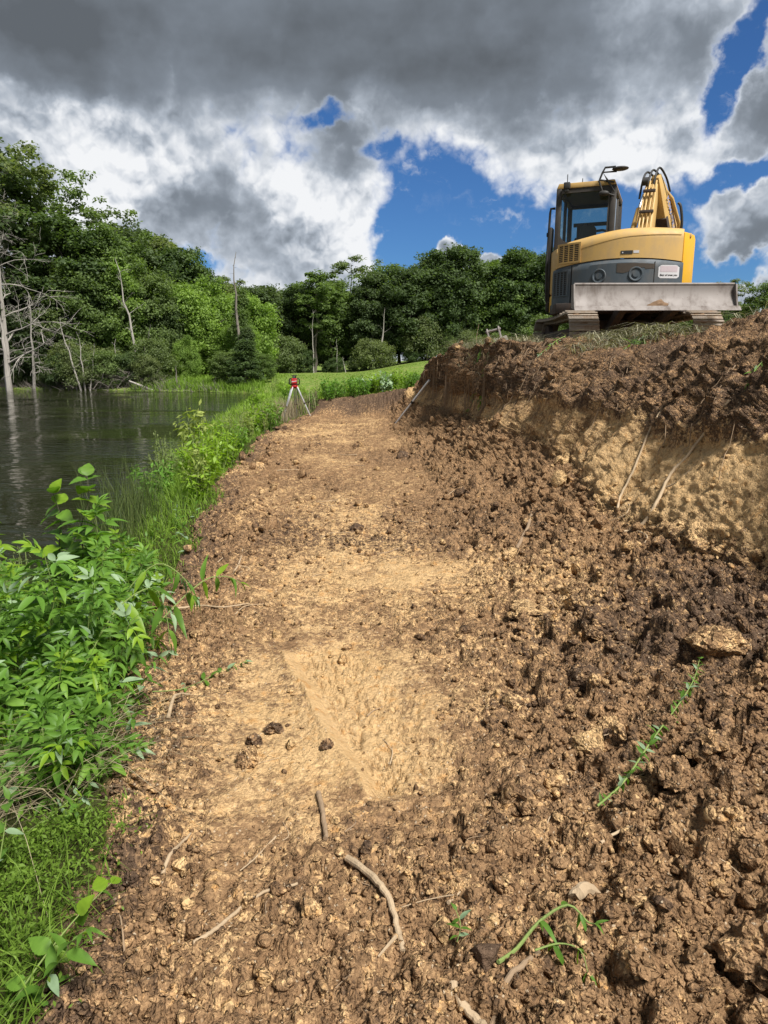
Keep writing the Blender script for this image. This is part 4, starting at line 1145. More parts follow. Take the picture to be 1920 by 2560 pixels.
# ------------------------------------------------------------------ trees
def leaf_mat(name, c0, c1, c2, trans=0.45, rough=0.6, spec=0.25, sat=0.90):
    m = bpy.data.materials.new(name); m.use_nodes = True
    nt = m.node_tree; nt.nodes.clear(); N = NT(nt)
    o = N.n('ShaderNodeOutputMaterial'); b = N.n('ShaderNodeBsdfPrincipled'); t = N.n('ShaderNodeBsdfTranslucent'); mx = N.n('ShaderNodeMixShader')
    h = attr(N, 'hue'); oi = N.n('ShaderNodeObjectInfo').outputs['Random']
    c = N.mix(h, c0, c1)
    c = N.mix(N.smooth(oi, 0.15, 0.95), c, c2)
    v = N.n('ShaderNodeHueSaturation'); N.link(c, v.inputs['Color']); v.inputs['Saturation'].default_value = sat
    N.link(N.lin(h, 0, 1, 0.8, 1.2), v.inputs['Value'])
    col = v.outputs[0]
    N.link(col, b.inputs['Base Color']); b.inputs['Roughness'].default_value = rough; b.inputs['Specular IOR Level'].default_value = spec
    lt = N.mix(0.5, col, (0.9, 1.0, 0.25), 'MULTIPLY')
    N.link(N.mix(1.0, lt, (1.3, 1.35, 0.9), 'MULTIPLY'), t.inputs[0])
    mx.inputs[0].default_value = trans
    N.link(b.outputs[0], mx.inputs[1]); N.link(t.outputs[0], mx.inputs[2]); N.link(mx.outputs[0], o.inputs[0])
    return m
L_MID = leaf_mat('leaves_mid', (0.076, 0.130, 0.028), (0.152, 0.229, 0.048), (0.129, 0.177, 0.054))
L_DARK = leaf_mat('leaves_dark', (0.049, 0.088, 0.028), (0.099, 0.155, 0.041), (0.084, 0.126, 0.045))
L_BRIGHT = leaf_mat('leaves_bright', (0.129, 0.229, 0.028), (0.229, 0.347, 0.041), (0.176, 0.280, 0.039))
L_OLIVE = leaf_mat('leaves_olive', (0.101, 0.136, 0.041), (0.183, 0.229, 0.069), (0.140, 0.177, 0.062))
def bark_mat(name, a, b_):
    m, N, b = mat_new(name)
    P = objpos(N); n = N.noise(N.mapping(P, scale=(1, 1, 0.2)), 7, 5, 0.65)
    N.link(N.mix(n, a, b_), b.inputs['Base Color']); b.inputs['Roughness'].default_value = 0.9
    bump(N, b, n, 0.03, 0.8)
    return m
M_BARK = bark_mat('bark', (0.055, 0.045, 0.036), (0.15, 0.13, 0.105))
M_DEAD = bark_mat('dead_wood', (0.20, 0.18, 0.155), (0.42, 0.39, 0.35))
M_DEADD = bark_mat('weathered_wood', (0.10, 0.085, 0.07), (0.24, 0.21, 0.18))

def cards(C, size, nrm_bias, rs, droop=0.0, asp=0.62):
    """leaf-sized folded diamonds around the centres C; returns verts, quads"""
    n = len(C)
    d = rs.normal(size=(n, 3)); d /= np.linalg.norm(d, axis=1)[:, None]
    nr = rs.normal(size=(n, 3)) + nrm_bias
    nr /= np.linalg.norm(nr, axis=1)[:, None]
    d = d - nr * np.sum(d * nr, 1)[:, None]
    d[:, 2] -= droop
    d /= np.linalg.norm(d, axis=1)[:, None] + 1e-9
    s = np.cross(nr, d); s /= np.linalg.norm(s, axis=1)[:, None] + 1e-9
    L = (size * (0.6 + 0.8 * rs.random(n)))[:, None]
    V = np.stack([C, C + d * L * 0.5 + s * L * asp * 0.5, C + d * L, C + d * L * 0.5 - s * L * asp * 0.5], 1)
    V[:, 1] += nr * L * 0.10; V[:, 3] += nr * L * 0.10
    F = np.arange(4 * n).reshape(n, 4)
    return V.reshape(-1, 3), F
def make_tree(seed, h=10.0, cr=2.6, base=0.25, n_cl=80, per=110, leaf=0.30, shape='round', trunk_r=0.17, flat_=0.7, limbs=14, clr=(0.38, 0.95)):
    rs = np.random.default_rng(seed); rd_ = random.Random(seed)
    wood = MB()
    lean = Vector((rd_.uniform(-.05, .05), rd_.uniform(-.05, .05), 1)) * h
    tp = []
    for k in range(9):
        t = k / 8 * 0.93
        tp.append(lean * t + Vector((rd_.uniform(-1, 1), rd_.uniform(-1, 1), 0)) * 0.03 * h * t * (1 - t) * 3)
    wood.tube(tp, [trunk_r * (1.25 if k == 0 else 1) * (1 - 0.88 * k / 8) for k in range(9)], 7)
    def rad(t):
        u = (t - base) / (1 - base)
        if u <= 0: return 0.25
        if shape == 'round': return math.sqrt(max(0.02, 1 - (2 * u - 0.85) ** 2 / 1.35))
        if shape == 'tall': return 0.55 + 0.45 * math.sin(math.pi * min(1, u * 0.9 + 0.1)) if u < 0.85 else 0.45 * (1 - u) / 0.15 + 0.12
        if shape == 'cone': return max(0.12, 1 - u * 0.9)
        if shape == 'umbrella': return 0.35 + 0.75 * u if u < 0.8 else 0.9
        return 1
    cl = []
    for k in range(limbs):
        t = base + (0.95 - base) * ((k + rd_.random()) / limbs) ** 0.9
        p = Vector(tp[0]).lerp(Vector(tp[-1]), min(1, t / 0.93))
        a = k * 2.4 + rd_.uniform(-.4, .4)
        L = cr * rad(t) * rd_.uniform(0.7, 1.05)
        e = p + Vector((math.cos(a) * L, math.sin(a) * L, L * rd_.uniform(0.15, 0.6)))
        m1 = p.lerp(e, 0.5) + Vector((0, 0, -0.06 * L)) + Vector((rd_.uniform(-.1, .1), rd_.uniform(-.1, .1), 0)) * L
        r0 = trunk_r * 0.42 * (1.1 - t)
        wood.tube([p, m1, e], [r0, r0 * 0.6, r0 * 0.2], 5, cap=False)
        for q in range(3):
            f = rd_.uniform(0.35, 0.95); s0 = m1.lerp(e, (f - .35) / .6)
            e2 = s0 + Vector((rd_.uniform(-1, 1), rd_.uniform(-1, 1), rd_.uniform(0.0, 0.9))) * L * 0.42
            wood.tube([s0, e2], [r0 * 0.4, r0 * 0.12], 4, cap=False)
            cl.append(e2)
        cl.append(e)
    while len(cl) < n_cl:
        t = base + (1 - base) * rd_.random() ** 0.85
        a = rd_.uniform(0, 2 * math.pi); rr = cr * rad(t) * (0.35 + 0.65 * math.sqrt(rd_.random()))
        p = Vector(lean) * (t * 0.98)
        cl.append(p + Vector((math.cos(a) * rr, math.sin(a) * rr, rd_.uniform(-.3, .3))))
    cl = cl[:n_cl]
    CC = []; HU = []
    for c in cl:
        r = rd_.uniform(*clr) * cr / 2.6
        m = int(per * rd_.uniform(0.6, 1.3))
        d = rs.normal(size=(m, 3)); d /= np.linalg.norm(d, axis=1)[:, None]
        d *= (rs.random(m) ** 0.45)[:, None] * r
        d[:, 2] *= flat_
        d = d * (1 + 0.5 * perlin(d / r * 1.7 + c.x * 3.1, 5))[:, None]
        CC.append(np.array(c[:]) + d); HU.append(np.clip(rd_.uniform(0.15, 0.8) + rs.normal(size=m) * 0.16, 0, 1))
    CC = np.concatenate(CC); HU = np.concatenate(HU)
    CC = CC[CC[:, 2] > 0.1]; HU = HU[:len(CC)]
    out = CC - np.array([0, 0, h * 0.55]); out /= np.linalg.norm(out, axis=1)[:, None] + 1e-6
    V, F = cards(CC, leaf, out * 0.7 + np.array([0, 0, 0.9]), rs, 0.25)
    lm = np_mesh('crown', V, F, False)
    set_attr(lm, 'hue', np.repeat(HU, 4))
    o = wood.build('trunk', M_BARK, None, fix=False)
    wm = o.data; bpy.data.objects.remove(o)
    return wm, lm, h
VAR = {
    'b': [make_tree(101, 10, 2.9, 0.16, 216, 111, 0.216), make_tree(102, 10, 2.6, 0.2, 198, 111, 0.209), make_tree(103, 10, 3.2, 0.12, 234, 111, 0.216)],
    'd': [make_tree(111, 10, 2.3, 0.12, 216, 111, 0.202, 'tall'), make_tree(112, 10, 2.7, 0.10, 234, 111, 0.209, 'round')],
    't': [make_tree(121, 10, 1.9, 0.30, 180, 102, 0.180, 'tall', 0.13), make_tree(122, 10, 2.1, 0.25, 180, 102, 0.180, 'tall', 0.13)],
    's': [make_tree(131, 10, 2.2, 0.40, 111, 65, 0.173, 'umbrella', 0.12, 0.55, 16, (0.35, 0.75)), make_tree(132, 10, 1.9, 0.35, 100, 65, 0.166, 'tall', 0.11, 0.55, 16, (0.35, 0.7))],
    'm': [make_tree(141, 10, 4.3, 0.08, 270, 111, 0.288, 'round', 0.22), make_tree(142, 10, 4.0, 0.10, 252, 111, 0.288, 'round', 0.2)],
    'p': [make_tree(151, 10, 1.5, 0.42, 97, 93, 0.173, 'tall', 0.12, 0.6)],
    'v': [make_tree(161, 10, 2.4, 0.02, 198, 102, 0.216, 'cone', 0.15)],
    'u': [make_tree(171, 4, 2.4, 0.03, 126, 102, 0.187, 'round', 0.06, 0.7, 8), make_tree(172, 4, 2.9, 0.02, 136, 102, 0.194, 'round', 0.06, 0.7, 8), make_tree(173, 4, 2.0, 0.02, 108, 102, 0.180, 'round', 0.06, 0.8, 8)],
}
_mcache = {}
def leafed(lm, mat):
    k = (lm.name, mat.name)
    if k not in _mcache:
        c = lm.copy(); c.materials.clear(); c.materials.append(mat); _mcache[k] = c
    return _mcache[k]
trng = random.Random(77)
ORD = 'first second third fourth fifth sixth seventh eighth ninth tenth eleventh twelfth thirteenth fourteenth fifteenth sixteenth seventeenth eighteenth nineteenth twentieth twenty-first twenty-second twenty-third twenty-fourth'.split()
def tree(x, y, top, kind, label, group, mat, name='broadleaf_tree', wide=1.0, cat='tree', sink=0.1):
    z = gz(x, y) - sink
    wm, lm, h = trng.choice(VAR[kind])
    s = (top - z) / h
    r = empty(name, (x, y, z), (0, 0, trng.uniform(0, 6.28)))
    r.scale = (s * wide, s * wide, s)
    tag(r, label, cat, group)
    add('trunk', wm, r, M_BARK)
    add('crown', leafed(lm, mat), r)
    return r
GL = 'trees on the far pond bank'
for x, y, t, k, mat, lab, wd in [
    (-38.0, 70, 22.2, 't', L_DARK, 'tallest dark tree at the left edge behind the bare dead tree', 1.6),
    (-33.8, 69, 20.1, 's', L_OLIVE, 'tall thin-crowned tree with bare twigs on top, second from the left edge', 1.2),
    (-32.6, 73, 19.4, 's', L_MID, 'tall open-crowned tree leaning over the dead branches at left', 1.2),
    (-29.5, 70, 14.9, 't', L_DARK, 'dark oval tree between the dead tree and the open-crowned one', 1.7),
    (-29.0, 74, 16.9, 's', L_MID, 'open-crowned tree whose dark trunk shows against the sky on the far bank', 1.3),
    (-26.7, 72, 13.8, 'b', L_MID, 'round mid-green tree right of the open-crowned tree', 1.15),
    (-27.7, 80, 15.2, 'd', L_DARK, 'very dark pointed tree rising behind the round mid-green tree', 1.2),
    (-27.4, 86, 16.4, 'd', L_DARK, 'dark dense tree top beside the pale willowy one', 1.2),
    (-25.0, 84, 15.2, 't', L_OLIVE, 'pale willowy tree top above the dark trees', 1.5),
    (-22.6, 82, 13.6, 'b', L_DARK, 'broad dark dome of a tree left of the blue sky gap', 1.2),
    (-20.9, 84, 12.0, 'b', L_DARK, 'small dark tree sloping down to the cloud gap', 0.9)]:
    tree(x, y, t, k, lab, GL, mat, wide=wd * 0.88)
for x, y, t, k, mat, lab, wd in [
    (-37.0, 67.5, 8.5, 'b', L_DARK, 'dark low tree on the water edge at the far left', 1.3),
    (-33.0, 68.5, 10.2, 'b', L_DARK, 'dark leafy tree behind the bare dead branches at the pond', 1.2),
    (-30.3, 68.5, 9.0, 'd', L_MID, 'layered dark tree over the water beside the dead branches', 1.4),
    (-27.9, 69.5, 10.4, 'b', L_MID, 'leafy tree behind the pale dead stems in the water', 1.1),
    (-25.6, 70.5, 10.6, 'b', L_BRIGHT, 'yellow-green tree behind the leaning grey snag', 0.95),
    (-23.6, 72, 9.8, 'b', L_MID, 'leafy tree right behind the leaning grey snag', 1.05),
    (-21.5, 73, 7.8, 'd', L_DARK, 'dark small tree left of the bright maple', 1.2)]:
    tree(x, y, t, k, lab, 'waterside trees on the far bank', mat, wide=wd)
for x, y, t, lab, wd in [
    (-21.3, 76, 9.3, 'bright green spreading maple-like tree, tallest of the bright group on the shore', 1.0),
    (-18.6, 80, 9.0, 'bright green rounded tree in the middle of the bright group', 1.0),
    (-15.9, 82, 8.6, 'bright green rounded tree next to the tall bare snag', 1.0),
    (-15.2, 75, 5.2, 'bright green low tree in front of the tall snag', 1.1),
    (-18.4, 68, 3.6, 'little round bright tree with a thin pale stem on the shore grass', 0.75)]:
    tree(x, y, t, 'm', lab, 'bright green trees on the pond shore', L_BRIGHT, wide=wd)
tree(-14.0, 72, 8.6, 'v', 'vine-clad tree hugging the tall bare snag', 'waterside trees on the far bank', L_MID, wide=0.8)
GM = 'trees of the wood behind the meadow'
for q, (x, y, t, k, mat) in enumerate(sorted([
    (-23.6, 104, 12.4, 'b', L_OLIVE), (-21.8, 108, 13.8, 's', L_OLIVE), (-17.3, 105, 12.0, 'b', L_DARK), (-15.2, 108, 11.6, 'b', L_MID), (-12.5, 106, 12.2, 'd', L_DARK),
    (-7.6, 108, 13.0, 'b', L_MID), (-4.9, 112, 17.0, 's', L_MID), (-2.0, 106, 14.2, 'd', L_DARK), (0.9, 110, 15.0, 'b', L_MID), (3.8, 104, 14.2, 'd', L_DARK), (6.6, 110, 16.6, 't', L_OLIVE),
    (8.6, 106, 16.4, 'b', L_DARK), (10.7, 104, 17.0, 'd', L_DARK), (13.8, 112, 15.8, 's', L_MID), (15.7, 106, 15.6, 'b', L_MID), (17.9, 104, 17.0, 'd', L_DARK), (21.7, 110, 17.4, 't', L_MID),
    (23.3, 106, 16.2, 'b', L_DARK), (26.7, 108, 15.6, 'd', L_DARK)], key=lambda a: a[0] / a[1])):
    tree(x, y, t, k, f'{ORD[q]} tree from the left in the front row of the wood behind the meadow', GM, mat, wide=trng.uniform(1.05, 1.3))
for k in range(12):
    x = 28.5 + k * 1.9
    tree(x, 100 + trng.uniform(-3, 6), trng.uniform(8.5, 10.5), trng.choice('bdb'), 'leafy tree in the dark wood behind the meadow', GM, trng.choice([L_DARK, L_MID]), wide=1.3)
for k in range(26):
    x = -30 + k * 2.5 + trng.uniform(-.8, .8)
    tree(x, 122 + trng.uniform(-3, 6), trng.uniform(11.5, 13.5), trng.choice('bbd'), 'leafy tree in the dark wood behind the meadow', GM, trng.choice([L_DARK, L_DARK, L_MID]), wide=1.4)
tree(-9.9, 103, 14.0, 'p', 'slim tree with a tufted crown standing above the wood edge', None, L_MID, wide=1.5)
tree(42.5, 92, 11.6, 's', 'thin treetop showing over the dirt heap right of the blade', None, L_OLIVE, wide=1.3)
tree(47.0, 90, 11.2, 'b', 'rounded treetop over the dirt heap at the right edge', None, L_MID, wide=1.2)
tree(52.1, 94, 12.4, 't', 'slim treetop beyond the dirt heap outside the wood', None, L_MID, wide=1.3)
for k in range(22):
    x = -26 + k * 2.5 + trng.uniform(-.9, .9)
    tree(x, 99.5 + trng.uniform(-.8, 1.2) + (2 if x > 5 else 0), gz(x, 100) + 1.2 + 4.6 * trng.random() ** 1.5, 'u', f'{ORD[k]} shrub from the left along the foot of the wood', 'shrubs along the wood edge', trng.choice([L_MID, L_DARK, L_DARK, L_MID, L_OLIVE]), 'woodland_shrub', trng.uniform(0.8, 1.2), 'shrub')
for k in range(24):
    x = -40 + k * 0.86 + trng.uniform(-.4, .4)
    y = float(np.interp(x, [-60, -36, -24, -16, -11], [66, 65, 62.5, 60, 57])) + trng.uniform(0.9, 3.4)
    tree(x, y, trng.uniform(0.9, 3.4), 'u', f'{ORD[k]} low shrub from the left on the far water edge', 'shrubs along the far shore', trng.choice([L_MID, L_DARK, L_OLIVE]), 'shore_shrub', trng.uniform(0.8, 1.25), 'shrub')
for x, y, t, w_, lab in [(-11.6, 60.5, 3.4, 1.1, 'dark bushy shrub at the right corner of the pond'), (-13.2, 62.0, 2.4, 1.0, 'dark shrub left of the corner bush'), (-10.6, 63.5, 2.3, 0.9, 'dark shrub behind the corner bush'), (-12.2, 64.5, 4.6, 0.8, 'taller dark shrub below the tall snag')]:
    tree(x, y, t, 'v' if t > 3 else 'b', lab, 'shrubs at the pond corner', L_DARK if t > 3 else L_MID, 'corner_shrub', w_ * 1.7, 'shrub')

# ------------------------------------------------------------------ dead trees, snags and driftwood
def branchy(seed, h, r0, n_br, up=0.5, spread=0.5, sub=5, twig=0.5, lean=(0, 0), droop=0.0, start=0.15):
    rd_ = random.Random(seed); mb = MB()
    tp = []
    for k in range(10):
        t = k / 9
        tp.append(Vector((lean[0] * t * h + rd_.uniform(-1, 1) * 0.025 * h * t, lean[1] * t * h + rd_.uniform(-1, 1) * 0.025 * h * t, h * t)))
    mb.tube(tp, [max(0.012, r0 * (1 - 0.9 * k / 9)) for k in range(10)], 7)
    def wig(p, d, L, r, depth):
        pts = [p]; dd = d.copy(); n = 5
        for k in range(n):
            dd = (dd + Vector((rd_.uniform(-1, 1), rd_.uniform(-1, 1), rd_.uniform(-1, 1) - droop)) * 0.22).normalized()
            pts.append(pts[-1] + dd * L / n)
        mb.tube(pts, [max(0.008, r * (1 - 0.85 * k / n)) for k in range(n + 1)], 5 if depth else 4, cap=False)
        if depth > 0:
            for q in range(sub):
                k = rd_.randint(1, n)
                d2 = (dd + Vector((rd_.uniform(-1, 1), rd_.uniform(-1, 1), rd_.uniform(-.6, 1) - droop * 0.5))).normalized()
                wig(pts[k], d2, L * rd_.uniform(0.3, 0.6), r * 0.45, depth - 1)
    for k in range(n_br):
        t = start + (0.97 - start) * (k + rd_.random()) / n_br
        i = min(8, int(t * 9)); p = tp[i].lerp(tp[i + 1], t * 9 - i)
        a = k * 2.4 + rd_.uniform(-.5, .5)
        d = Vector((math.cos(a), math.sin(a), up + rd_.uniform(-.3, .4))).normalized()
        wig(p, d, h * spread * (1.1 - 0.75 * t) * rd_.uniform(0.6, 1.1), r0 * 0.34 * (1.1 - t), 2 if twig else 1)
    return mb
def dead(name, x, y, mb, label, group=None, mat=M_DEAD, cat='dead tree', z=None):
    o = mb.build(name, mat, None, fix=False)
    o.location = (x, y, (gz(x, y) if z is None else z) - 0.15)
    tag(o, label, cat, group)
    return o
dead('dead_tree', -33.0, 63.4, branchy(201, 15.5, 0.30, 26, 0.35, 0.42, 5, 1, (0.02, 0.0), 0.18), 'bare grey dead tree with tangled branches at the left edge of the pond', z=-0.9)
dead('bleached_dead_tree', -32.3, 62.0, branchy(207, 8.0, 0.24, 3, 0.4, 0.12, 2, 0), 'white bleached dead trunk standing in the water at the left edge', z=-1.0)
dead('dead_tree', -31.2, 64.2, branchy(231, 8.5, 0.15, 20, 0.15, 0.40, 5, 1, (0.05, 0.0), 0.30), 'low bare dead tree with drooping twigs right of the tangled one', z=-0.8)
dead('dead_tree', -34.0, 66.5, branchy(233, 19.0, 0.20, 18, 0.7, 0.22, 4, 1, (0.0, 0.0), 0.0, 0.4), 'tall thin bare dead tree whose twigs top the left edge trees')
GD = 'pale dead stems standing along the far shore'
for k, (x, y, h, r, ln, lab) in enumerate([
    (-26.3, 62.6, 6.4, 0.10, (-0.22, 0), 'pale dead stem leaning left out of the pond, tallest of its clump'),
    (-26.0, 62.7, 5.2, 0.08, (-0.05, 0), 'pale dead stem upright in the pond clump'),
    (-25.6, 62.6, 4.2, 0.07, (0.20, 0), 'pale dead stem leaning right out of the pond clump'),
    (-25.2, 63.4, 3.3, 0.06, (0.38, 0), 'short dead stem tilted far right beside the pond clump'),
    (-27.0, 63.4, 4.0, 0.06, (-0.10, 0), 'thin dead stem left of the pond clump')]):
    dead('dead_sapling', x, y, branchy(210 + k, h, r, 6, 0.9, 0.22, 3, 0, ln, 0, 0.3), lab, GD, z=-0.9)
dead('leaning_snag', -22.0, 66.0, branchy(221, 11.0, 0.17, 9, 0.8, 0.20, 3, 0, (-0.16, 0.0), 0, 0.25), 'grey leaning snag with broken forks before the leafy bank')
dead('tall_snag', -13.8, 70.5, branchy(222, 11.8, 0.21, 16, 0.1, 0.07, 2, 0, (-0.035, 0), 0, 0.35), 'tall bare spiky snag standing above the pond corner trees', mat=M_DEADD)
dead('broken_stump', -21.2, 64.6, branchy(223, 3.6, 0.13, 3, 0.8, 0.16, 1, 0), 'short broken dead trunk right of the leaning snag')
dead('dead_sapling', -24.0, 64.6, branchy(224, 4.2, 0.08, 5, 0.9, 0.2, 2, 0, (0.05, 0)), 'thin grey dead sapling over the brush heap')
dead('forked_stump', -17.9, 62.3, branchy(225, 1.9, 0.10, 3, 0.9, 0.25, 1, 0), 'small forked dead stump on the grassy shore', mat=M_DEADD)
# pale living trunks at the edge of the wood
for k, (x, y, h, ln, r, lab) in enumerate([
    (-0.6, 100.0, 8.0, (0.085, 0), 0.20, 'pale leaning trunk standing at the meadow edge'),
    (-9.7, 99.5, 8.5, (0.01, 0), 0.11, 'straight thin pale trunk left of the leaning one'),
    (-6.4, 99.0, 4.6, (0.0, 0), 0.08, 'short thin grey trunk among the edge shrubs'),
    (-5.2, 98.6, 2.2, (-0.2, 0), 0.07, 'little crooked pale stem at the meadow edge')]):
    dead('pale_trunk', x, y, branchy(240 + k, h, r, 4, 0.9, 0.25, 2, 0, ln, 0, 0.5), lab, None, M_DEAD, 'tree trunk')
log = MB().tube([(-1.0, 0, 0.75), (-0.3, 0.1, 0.45), (0.5, 0.1, 0.12), (1.1, 0, -0.1)], [0.07, 0.10, 0.12, 0.13], 8).build('fallen_log', M_DEAD, None)
log.location = (-20.9, 62.0, WATER_Z + 0.05)
tag(log, 'fallen pale log sloping into the far edge of the pond', 'log')
# heap of dead brush
rd = random.Random(9); mb = MB()
for k in range(420):
    x = rd.gauss(0, 2.3); h = max(0.1, 1.5 * math.exp(-(x / 2.6) ** 2))
    p = Vector((x, rd.gauss(0, 0.6), rd.uniform(0, h)))
    d = Vector((rd.uniform(-1, 1), rd.uniform(-.6, .6), rd.uniform(-.2, 0.7))).normalized()
    L = rd.uniform(0.5, 1.6)
    mb.tube([p, p + d * L * 0.5 + Vector((0, 0, 0.08)), p + d * L + Vector((0, 0, -0.08))], [0.022, 0.016, 0.006], 4, cap=False)
o = mb.build('dead_brush', M_DEADD, None, fix=False, smooth=False)
o.location = (-22.2, 63.6, WATER_Z + 0.1)
tag(o, 'heap of grey dead brush along the far shore', 'brush', kind='stuff')
mb = MB()
for k in range(700):
    x = rd.uniform(-38, -13); y = float(np.interp(x, [-60, -36, -24, -16, -11], [66, 65, 62.5, 60, 57])) + rd.uniform(-0.2, 1.6)
    p = Vector((x, y, gz(x, y)))
    d = Vector((rd.uniform(-1, 1), rd.uniform(-.5, .5), rd.uniform(0.1, 1.2))).normalized()
    L = rd.uniform(0.3, 1.1)
    mb.tube([p, p + d * L * 0.5, p + d * L + Vector((0, 0, -0.06))], [0.018, 0.012, 0.005], 3, cap=False)
o = mb.build('shore_twigs', M_DEADD, None, fix=False, smooth=False)
tag(o, 'grey dead twigs and reeds fringing the far shore', 'twigs', kind='stuff')

# ------------------------------------------------------------------ clods and crumbs
GXm = np.maximum.accumulate(GRID[:, :, 0], axis=1)
def gzv(Xs, Ys):
    out = np.zeros(len(Xs))
    I = np.clip(np.searchsorted(ys, Ys), 0, NR - 1)
    for k in range(len(Xs)):
        out[k] = np.interp(Xs[k], GXm[I[k]], GRID[I[k], :, 2])
    return out
def zone(Xs, Ys, A):
    I = np.clip(np.searchsorted(ys, Ys), 0, NR - 1)
    return np.array([np.interp(x, BX[i], A[i]) for x, i in zip(Xs, I)])
M_CLOD = make_soil('clod_soil')
SH = {}
for lev, cnt in ((1, 10), (2, 10), (3, 8), (4, 3)):
    SH[lev] = [lumpmesh(1.0, 300 + 13 * k + lev, lev, 0.72, 0.55) for k in range(cnt)]
rs = np.random.default_rng(4)
def scatter_pts(n, ymin, ymax, power, bias=0.0):
    out = []
    while len(out) < n:
        m = n * 2
        u = rs.random(m); a = 1 - power
        Yv = (ymin ** a + u * (ymax ** a - ymin ** a)) ** (1 / a)
        lo = np.interp(Yv, ys, xc) - 0.12; hi = np.minimum(np.interp(Yv, ys, xg) + 0.25, 0.62 * Yv + 0.5)
        lo = np.maximum(lo, -0.62 * Yv - 0.4)
        Xv = lo + rs.random(m) * (hi - lo)
        pr = np.clip(zone(Xv, Yv, LOOSE_G) + bias, 0.03, 1)
        k = rs.random(m) < pr
        out += list(zip(Xv[k], Yv[k]))
    a = np.array(out[:n])
    return a[:, 0], a[:, 1]
def rand_rot(n):
    q = rs.normal(size=(n, 4)); q /= np.linalg.norm(q, axis=1)[:, None]
    w, x, y, z = q.T
    return np.stack([np.stack([1 - 2 * (y * y + z * z), 2 * (x * y - z * w), 2 * (x * z + y * w)], 1), np.stack([2 * (x * y + z * w), 1 - 2 * (x * x + z * z), 2 * (y * z - x * w)], 1), np.stack([2 * (x * z - y * w), 2 * (y * z + x * w), 1 - 2 * (x * x + y * y)], 1)], 1)
def crumbs(name, n, lev, rmin, rmax, ymin, ymax, power, grow, bias, label):
    Xv, Yv = scatter_pts(n, ymin, ymax, power, bias)
    Zv = gzv(Xv, Yv); Tn, Dk = zone(Xv, Yv, TAN_G), zone(Xv, Yv, DARK_G)
    r = (rmin + (rmax - rmin) * rs.random(n) ** 2.6) * (Yv / 2.0) ** grow
    Rm = rand_rot(n); Vs, Fs, ta, da = [], [], [], []; off = 0
    pick = rs.integers(0, len(SH[lev]), n)
    for s_ in range(len(SH[lev])):
        co, F = SH[lev][s_]
        id_ = np.where(pick == s_)[0]
        V = np.einsum('nij,vj->nvi', Rm[id_], co) * r[id_][:, None, None]
        V *= (0.65 + 0.6 * rs.random((len(id_), 1, 3)))
        V[:, :, 2] *= 0.85
        V += np.stack([Xv[id_], Yv[id_], Zv[id_] + r[id_] * 0.12], 1)[:, None, :]
        nv = len(co)
        Vs.append(V.reshape(-1, 3)); Fs.append((F[None] + (np.arange(len(id_)) * nv)[:, None, None]).reshape(-1, 3) + off); off += len(id_) * nv
        jit = rs.normal(size=len(id_)) * 0.28
        ta.append(np.repeat(Tn[id_] + jit, nv)); da.append(np.repeat(Dk[id_] - jit * 0.6, nv))
    me = np_mesh(name, np.concatenate(Vs), np.concatenate(Fs), False)
    set_attr(me, 'loose', np.full(sum(map(len, Vs)), 0.5)); set_attr(me, 'tan', np.concatenate(ta)); set_attr(me, 'dark', np.concatenate(da))
    o = add(name, me, mat=M_CLOD)
    tag(o, label, 'soil', kind='stuff')
crumbs('soil_crumbs', 15000, 1, 0.004, 0.017, 1.3, 8.0, 1.8, 0.75, 0.02, 'loose brown soil crumbs strewn over the bench')
crumbs('soil_lumps', 2600, 2, 0.010, 0.034, 1.3, 19.0, 1.6, 0.55, -0.18, 'small loose soil lumps strewn over the bench and slope')
# the larger clods one by one, children of the ground they lie on
clod_me = {}
def clod_mesh(lev, k, tv, dv_):
    key = (lev, k, tv, dv_)
    if key not in clod_me:
        co, F = SH[lev][k % len(SH[lev])]
        me = np_mesh('soil_clod', co, F, True)
        set_attr(me, 'loose', np.full(len(co), 0.6)); set_attr(me, 'tan', np.full(len(co), tv)); set_attr(me, 'dark', np.full(len(co), dv_))
        try: me.set_sharp_from_angle(angle=R(38))
        except Exception: pass
        me.materials.append(M_CLOD); clod_me[key] = me
    return clod_me[key]
Xv, Yv = scatter_pts(260, 1.4, 15.0, 1.25, -0.30)
Zv = gzv(Xv, Yv); Tn, Dk = zone(Xv, Yv, TAN_G), zone(Xv, Yv, DARK_G)
for k in range(260):
    r = (0.022 + 0.055 * rs.random() ** 2.2) * (Yv[k] / 3.0) ** 0.45
    tv = float(np.clip(round((Tn[k] + rs.normal() * 0.25) * 2) / 2, -0.5, 1)); dk = float(np.clip(round((Dk[k] + rs.normal() * 0.2) * 3) / 3, -0.3, 0.67))
    add('soil_clod', clod_mesh(3 if Yv[k] < 5 else 2, k, tv, dk), ground, loc=(Xv[k], Yv[k], Zv[k] + r * 0.25), rot=tuple(rs.random(3) * 6.28), scale=(r, r * rs.uniform(0.7, 1.1), r * rs.uniform(0.6, 0.95)))
